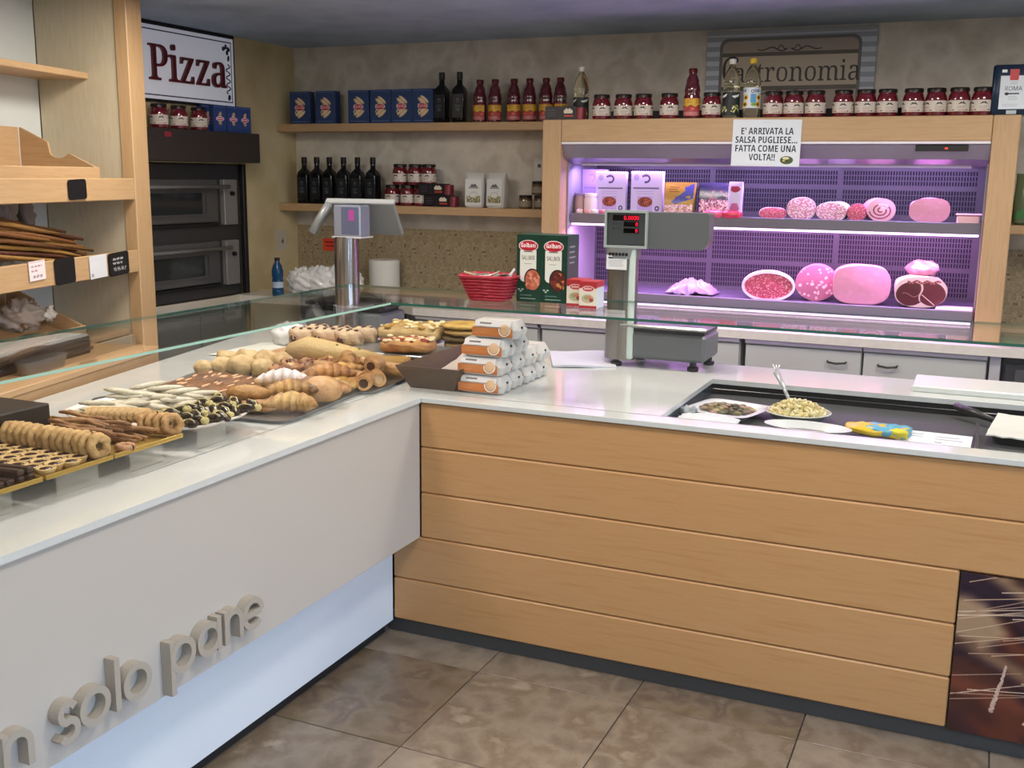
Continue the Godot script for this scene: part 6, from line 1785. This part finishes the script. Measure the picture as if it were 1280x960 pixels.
	part(t, "board", box(-0.36, 0.25, 0.0, 0.026, -0.3, 0.3, 0.004), mats["wood_x2"])
	for i in 6:
		var at := Vector3(-0.9 + (i % 3) * 0.105 + (i / 3) * 0.02, COUNTER + 0.026 + 0.042 + (i % 2) * 0.004, -0.6 - (i / 3) * 0.085 - (i % 3) * 0.02)
		t = thing("stuffed_bread", "rolled stuffed bread with dark olive holes, %s of the %s row behind the focaccia" % [ORD[i % 3], ["front", "rear"][i / 3]], "bread", at, 0.3 + 0.1 * (i % 2), "rolled stuffed breads")
		part(t, "bread", blob(crust("#b48c60", "#dcc4a0", 14, 12 + i), Vector3.ZERO, Vector3(0.062, 0.042, 0.044), 0.014, 20, i * 3.0, 28, 16, -0.95, 2.8), food(0.6))
		var hb := B.new()
		for k in 5: blob(hb, Vector3(-0.036 + (k % 3) * 0.034, 0.038, 0.012 - (k / 3) * 0.03), Vector3(0.011, 0.006, 0.009), 0.0, 1, 0, 10, 6)
		blob(hb, Vector3(-0.03, -0.004, 0.04), Vector3(0.016, 0.02, 0.005), 0.004, 60, i, 10, 8)
		part(t, "dark_filling", hb, mat("#42241a", 0.4))
	# white sheet and knotted bag
	single("serving_paper", sheet(B.new(), 12, 8, func(u: float, v: float) -> Vector3: return Vector3(-1.2 + u * 0.36, COUNTER + 0.006 + 0.01 * sin(u * 3) * v + 0.004 * noise.get_noise_2d(u * 500, v * 500), -0.34 - v * 0.36 - u * 0.12), Vector3(0, -0.003, 0)), mat("#d9dcd2", 0.6), "wide sheet of pale paper lying behind the pale rolls", "paper")
	t = thing("white_bag", "knotted white plastic bag lying on the pale paper at the back of the counter", "bag", Vector3(-1.04, COUNTER + 0.012, -0.7))
	part(t, "bag_body", blob(B.new(), Vector3(0, 0.045, 0), Vector3(0.085, 0.05, 0.065), 0.035, 24, 4, 28, 16, -0.9), mat("#e4e6e8", 0.35))
	part(t, "knot", blob(B.new(), Vector3(0.09, 0.03, -0.01), Vector3(0.045, 0.022, 0.03), 0.02, 40, 9, 18, 10), mat("#d4d6de", 0.35))
	# dark basket with paper, pizza and stacked flat breads
	t = thing("dark_basket", "dark brown woven-look basket with flared sides in the corner of the counters", "basket", Vector3(-0.02, COUNTER, -0.37))
	var brown := surf(noise_tex(0.08, ["#3a2a1f", "#54402f", "#463427", "#5e4936"], 4, 91, 256), Vector3(5, 12, 5), 0.6, noise_tex(0.1, [], 3, 92, 256), 0.2)
	var bw := B.new()
	for s in 4:
		var turn := Basis(Vector3.UP, s * PI / 2)
		var wb: float = [0.09, 0.24][s % 2]
		var db: float = [0.24, 0.09][s % 2]
		bw.x = Transform3D(turn, Vector3.ZERO)
		bw.smooth()
		var q0 := Vector3(-wb, 0.002, db)
		var q1 := Vector3(wb, 0.002, db)
		var q2 := Vector3(wb + 0.04, 0.085, db + 0.04)
		var q3 := Vector3(-wb - 0.04, 0.085, db + 0.04)
		var inn := Vector3(0, 0.002, -0.006)
		bw.quad(q0, q1, q2, q3, Vector3(0, -0.3, 1))
		bw.quad(q0 + inn, q1 + inn, q2 + inn, q3 + inn, Vector3(0, 0.3, -1))
		bw.quad(q3, q2, q2 + inn, q3 + inn, Vector3.UP)
	part(t, "basket_wall", bw, brown)
	part(t, "basket_base", box(-0.09, 0.09, 0.001, 0.006, -0.24, 0.24), brown)
	single("basket_paper", sheet(B.new(), 10, 10, func(u: float, v: float) -> Vector3: return Vector3(-0.085 + u * 0.17, COUNTER + 0.03 + 0.03 * absf(noise.get_noise_2d(u * 600, v * 600)) + 0.05 * v * v, -0.16 - v * 0.42), Vector3(0, -0.002, 0)), mat("#b8aca4", 0.7), "crumpled pale paper lining the dark basket", "paper")
	for i in 2:
		var at: Vector3 = [Vector3(-0.37, COUNTER + 0.075, -0.58), Vector3(-0.5, COUNTER + 0.085, -0.86)][i]
		var pz := thing("pizza_slab", ["thick pizza slab with tomato topping beside the dark basket", "pale thick pizza slab with cheese behind the tomato one"][i], "pizza", at, [0.25, 0.2][i])
		var sz: Vector3 = [Vector3(0.115, 0.026, 0.085), Vector3(0.15, 0.035, 0.12)][i]
		part(pz, "crust", blob(crust(["#b87c40", "#c09a58"][i], ["#d8a868", "#dcc084"][i], 16, i * 8.0), Vector3.ZERO, sz, 0.01, 20, i * 3.0, 30, 14, -0.9, 3.4), food(0.6))
		for kind in 2:
			var tb := B.new()
			for k in 34: blob(tb, Vector3(rng.randf_range(-0.85, 0.85) * sz.x, sz.y * 0.92, rng.randf_range(-0.85, 0.85) * sz.z), Vector3(0.012, 0.006, 0.01) * rng.randf_range(0.7, 1.5), 0.002, 60, k, 8, 6)
			part(pz, ["tomato_topping", "cheese_topping"][kind], tb, mat([["#8c3420", "#b08a3c"][i], ["#dccfa4", "#e2d6a8"][i]][kind], 0.45))
	t = thing("pizza_stand", "low grey stand under the pizza slabs", "stand", Vector3(-0.44, COUNTER, -0.72))
	part(t, "stand_top", addbox(box(-0.21, 0.22, 0.036, 0.046, -0.06, 0.22, 0.003), -0.21, 0.05, 0.036, 0.046, -0.3, -0.06, 0.003), mat("#8f9498", 0.3, 0.5))
	for sx in [-0.19, 0.03]:
		for sz2 in [-0.28, 0.2]: part(t, "stand_leg", bx(B.new(), Vector3(sx, 0.018, sz2), Vector3(0.014, 0.036, 0.014), 0.002), mat("#8f9498", 0.3, 0.5))
	for i in 5:
		single("flat_bread", blob(crust(["#8f744a", "#a5854e", "#6e5636", "#b08a4c", "#c89c40"][i], ["#b39a6c", "#c4a468", "#8a7048", "#c8a460", "#e2bf6c"][i], 16, i * 11.0), Vector3.ZERO, Vector3(0.1, 0.014, 0.09), 0.006, 20, i * 3.0, 26, 10, -2, 3.0), food(0.6), "rectangular flat bread, %s from the bottom of the pile behind the egg cartons" % ORD[i], "flat bread", pose(-0.265 + (i % 2) * 0.012, COUNTER + 0.0145 + i * 0.0275, -0.9, 0, 8 + i * 3, 0), "flat breads in the pile")

# ------------------------------------------------------------------ dishes in the cold well
func salads():
	var wy := 0.8505
	var white := mat("#ccd1d1", 0.25)
	var t := thing("salad_dish", "white square dish of dark grilled vegetables, first dish in the cold well", "dish", Vector3(0.99, wy, -0.435), -0.25)
	part(t, "dish_body", loft(B.new(), [[0.0, 0.07, 0.075, 6.0], [0.004, 0.08, 0.085, 6.0], [0.028, 0.11, 0.115, 6.0], [0.03, 0.125, 0.13, 6.0], [0.0305, 0.105, 0.11, 6.0], [0.02, 0.09, 0.095, 6.0]], 40), white)
	var cols := ["#5a5838", "#7c7048", "#9a806a", "#46462c", "#a89c68", "#74584a"]
	for g in 6:
		var b := B.new()
		for k in 16:
			var a := rng.randf() * TAU
			var r := sqrt(rng.randf())
			blob(b, Vector3(cos(a) * r * 0.085, 0.026 + rng.randf() * 0.014 * (1.2 - r), sin(a) * r * 0.088), Vector3(0.016, 0.005, 0.008) * rng.randf_range(0.7, 1.3), 0.003, 70, k + g * 9, 10, 6)
		part(t, "vegetables", b, mat(cols[g], 0.3), Transform3D(), "", "stuff")
	t = thing("pasta_bowl", "clear bowl heaped with pale pasta salad and a fork, in the cold well", "bowl", Vector3(1.225, wy, -0.47))
	part(t, "bowl_body", lathe(B.new(), [Vector2(0, 0), Vector2(0.06, 0), Vector2(0.085, 0.012), Vector2(0.108, 0.034), Vector2(0.112, 0.035), Vector2(0.107, 0.0375), Vector2(0.082, 0.016), Vector2(0, 0.004)], 36), mat("#b9beb8", 0.12))
	var mm := MultiMesh.new()
	mm.transform_format = MultiMesh.TRANSFORM_3D
	mm.use_colors = true
	var pb := B.new()
	pb.x = Transform3D(Basis(Vector3.RIGHT, PI / 2), Vector3.ZERO)
	mm.mesh = lathe(pb, [Vector2(0.002, -0.008), Vector2(0.0052, -0.008), Vector2(0.0058, 0.0), Vector2(0.0052, 0.008), Vector2(0.002, 0.008)], 8).mesh()
	mm.instance_count = 420
	for k in 420:
		var a := rng.randf() * TAU
		var r := sqrt(rng.randf())
		mm.set_instance_transform(k, Transform3D(Basis.from_euler(Vector3(rng.randf() * 3, rng.randf() * 6, rng.randf() * 3)), Vector3(cos(a) * r * 0.095, 0.02 + 0.04 * (1 - r * r) * rng.randf_range(0.6, 1.0) + 0.012, sin(a) * r * 0.095)))
		mm.set_instance_color(k, lin(["#d8cc94", "#e2d8ac", "#cfc080", "#e8e0bc", "#c8b878"][rng.randi() % 5]))
	var mi := MultiMeshInstance3D.new()
	mi.name = "pasta_salad"
	mi.multimesh = mm
	var fm := StandardMaterial3D.new()
	fm.vertex_color_use_as_albedo = true
	fm.roughness = 0.4
	mi.material_override = fm
	mi.set_meta("kind", "stuff")
	t.add_child(mi)
	t = thing("serving_fork", "clear plastic serving fork standing in the pasta salad", "fork", Vector3(1.15, wy + 0.05, -0.55))
	part(t, "handle", tube(B.new(), [Vector3(0.04, -0.005, 0.02), Vector3(0.0, 0.05, -0.03), Vector3(-0.03, 0.09, -0.06)], [0.006, 0.007, 0.012], 8), mat("#b4b8ba", 0.12, 0.3))
	for k in 3: part(t, "tine", tube(B.new(), [Vector3(-0.03, 0.088, -0.06), Vector3(-0.045 + k * 0.012, 0.115, -0.07)], 0.003, 6), mat("#c8cccc", 0.12, 0.2))
	t = thing("oval_dish", "white oval dish at the front of the cold well before the pasta salad", "dish", Vector3(1.29, wy, -0.25), -0.05)
	part(t, "dish_body", loft(B.new(), [[0.0, 0.08, 0.04, 2.0], [0.02, 0.11, 0.06, 2.0], [0.036, 0.14, 0.075, 2.0], [0.0365, 0.134, 0.07, 2.0], [0.014, 0.09, 0.045, 2.0]], 40), white)
	part(t, "remains", blob(B.new(), Vector3(0, 0.016, 0), Vector3(0.085, 0.005, 0.04), 0.003, 40, 3, 18, 6), mat("#7a7468", 0.4))
	single("white_cloth", sheet(B.new(), 16, 10, func(u: float, v: float) -> Vector3: return Vector3(0.865 + u * 0.2, wy + 0.012 + 0.036 * sin(0.5 + u * 2.2) * (1 - v * 0.3) + 0.006 * noise.get_noise_2d(u * 600, v * 600), -0.1 - v * 0.19), Vector3(0, -0.004, 0)), mat("#ccd3d8", 0.6), "white paper cloth draped in the front left corner of the cold well", "cloth")
	single("food_wrap", blob(B.new(), Vector3.ZERO, Vector3(0.03, 0.022, 0.022), 0.02, 50, 6, 16, 10), mat("#9aa2a8", 0.2), "small crumpled grey wrap at the left front corner of the cold well", "wrap", pos(0.88, wy + 0.024, -0.33))
	t = thing("snack_packet", "yellow and blue snack packet lying in the cold well", "packet", Vector3(1.5, wy + 0.03, -0.32), -0.06)
	part(t, "packet_body", blob(B.new(), Vector3.ZERO, Vector3(0.1, 0.013, 0.055), 0.016, 26, 3, 26, 12, -2, 4.0), mat("#d8b828", 0.25))
	part(t, "blue_print", blob(B.new(), Vector3(0.035, 0.0035, 0.0), Vector3(0.068, 0.0135, 0.052), 0.016, 26, 3, 26, 12, -2, 4.0), mat("#5fa8c4", 0.25))
	part(t, "yellow_corner", blob(B.new(), Vector3(0.07, 0.002, 0.03), Vector3(0.03, 0.0135, 0.024), 0.012, 26, 3, 16, 10, -2, 4.0), mat("#dcd034", 0.25))
	var im := canvas(192, 96, "#e2e4ec")
	lines(im, 14, 18, 70, 2, 16, "#8d8fa0")
	lines(im, 96, 24, 80, 2, 18, "#9a9cac")
	rect(im, 100, 66, 18, 5, "#50525c")
	single("printed_sheet", bx(B.new(), Vector3.ZERO, Vector3(0.22, 0.0015, 0.1), 0.0), printed(im, 0.6), "white printed sheet lying flat between the snack packet and the dark divider", "sheet", pose(1.67, wy + 0.022, -0.3, 12, -3, 0))
	single("divider", box(1.79, 1.8, wy, 0.887, -0.55, -0.1), mat("#2a2c30", 0.4), "dark upright divider in the cold well right of the printed sheet", "divider")
	t = thing("lidded_tray", "white paper covered tray at the right edge of the cold well", "tray", Vector3(2.0, wy, -0.52), -0.08)
	part(t, "tray_body", loft(B.new(), [[0.0, 0.15, 0.12, 7.0], [0.03, 0.165, 0.135, 7.0]], 30), mats["black"])
	part(t, "paper_cover", sheet(B.new(), 14, 10, func(u: float, v: float) -> Vector3: return Vector3((u - 0.5) * 0.34 + 0.012 * v, 0.036 + 0.008 * noise.get_noise_2d(u * 500, v * 500) + 0.012 * v, (0.5 - v) * 0.3), Vector3(0, -0.004, 0)), mat("#cfd2ca", 0.6))
	t = thing("serving_spoon", "black serving spoon leaning beside the white covered tray", "spoon")
	part(t, "handle", tube(B.new(), [Vector3(1.72, 0.892, -0.78), Vector3(1.78, 0.886, -0.72), Vector3(1.85, 0.878, -0.65)], [0.013, 0.014, 0.009], 10), mat("#232426", 0.35))
	part(t, "spoon_bowl", blob(B.new(), Vector3(1.868, 0.87, -0.632), Vector3(0.024, 0.008, 0.02), 0.0, 1, 0, 14, 8), mat("#232426", 0.35))

# ------------------------------------------------------------------ raised letters on the front of the counter
func lettering():
	# local frame: x along the counter to the right, y up, z out of the panel
	var t := thing("raised_lettering", "beige raised letters reading n solo pane along the white counter front", "lettering", Vector3(0.0005, 0.45, 1.85), PI / 2)
	var m := mat("#a8a195", 0.4)
	var w := 0.017
	var d := 0.03
	var r := 0.0375
	var add := func(x: float, strokes: Array):
		var b := B.new()
		for k in strokes.size(): ribbon(b, strokes[k].map(func(v): return v + Vector2(x, 0)), w, 0.0, d + 0.0007 * k, false)
		part(t, "letter", b, m)
	var cy := 0.042
	var bowl := arc(Vector2(0, cy), r, 0, 360, 36)
	var stem_l := [Vector2(-r, -0.002), Vector2(-r, 0.09)]
	var n_arch: Array = [Vector2(-r * 0.78, 0.044)] + arc(Vector2(0, 0.05), r * 0.8, 178, 0, 18) + [Vector2(r * 0.8, -0.002)]
	var n := [[Vector2(-r * 0.8, -0.002), Vector2(-r * 0.8, 0.088)], n_arch]
	var s_path: Array = arc(Vector2(0, 0.062), 0.021, 25, 250, 14) + arc(Vector2(0.0, 0.021), 0.023, 75, -150, 14)
	add.call(0.072, n)
	add.call(0.205, [s_path])
	add.call(0.282, [bowl])
	add.call(0.351, [[Vector2(0, -0.002), Vector2(0, 0.126)]])
	add.call(0.414, [bowl])
	add.call(0.571, [[Vector2(-r, -0.05), Vector2(-r, 0.09)], bowl])
	add.call(0.671, [bowl, [Vector2(r, -0.002), Vector2(r, 0.09)]])
	add.call(0.769, n)
	add.call(0.852, [arc(Vector2(0, cy), r, 0, 318, 32), [Vector2(-r, cy), Vector2(r * 0.9, cy)]])
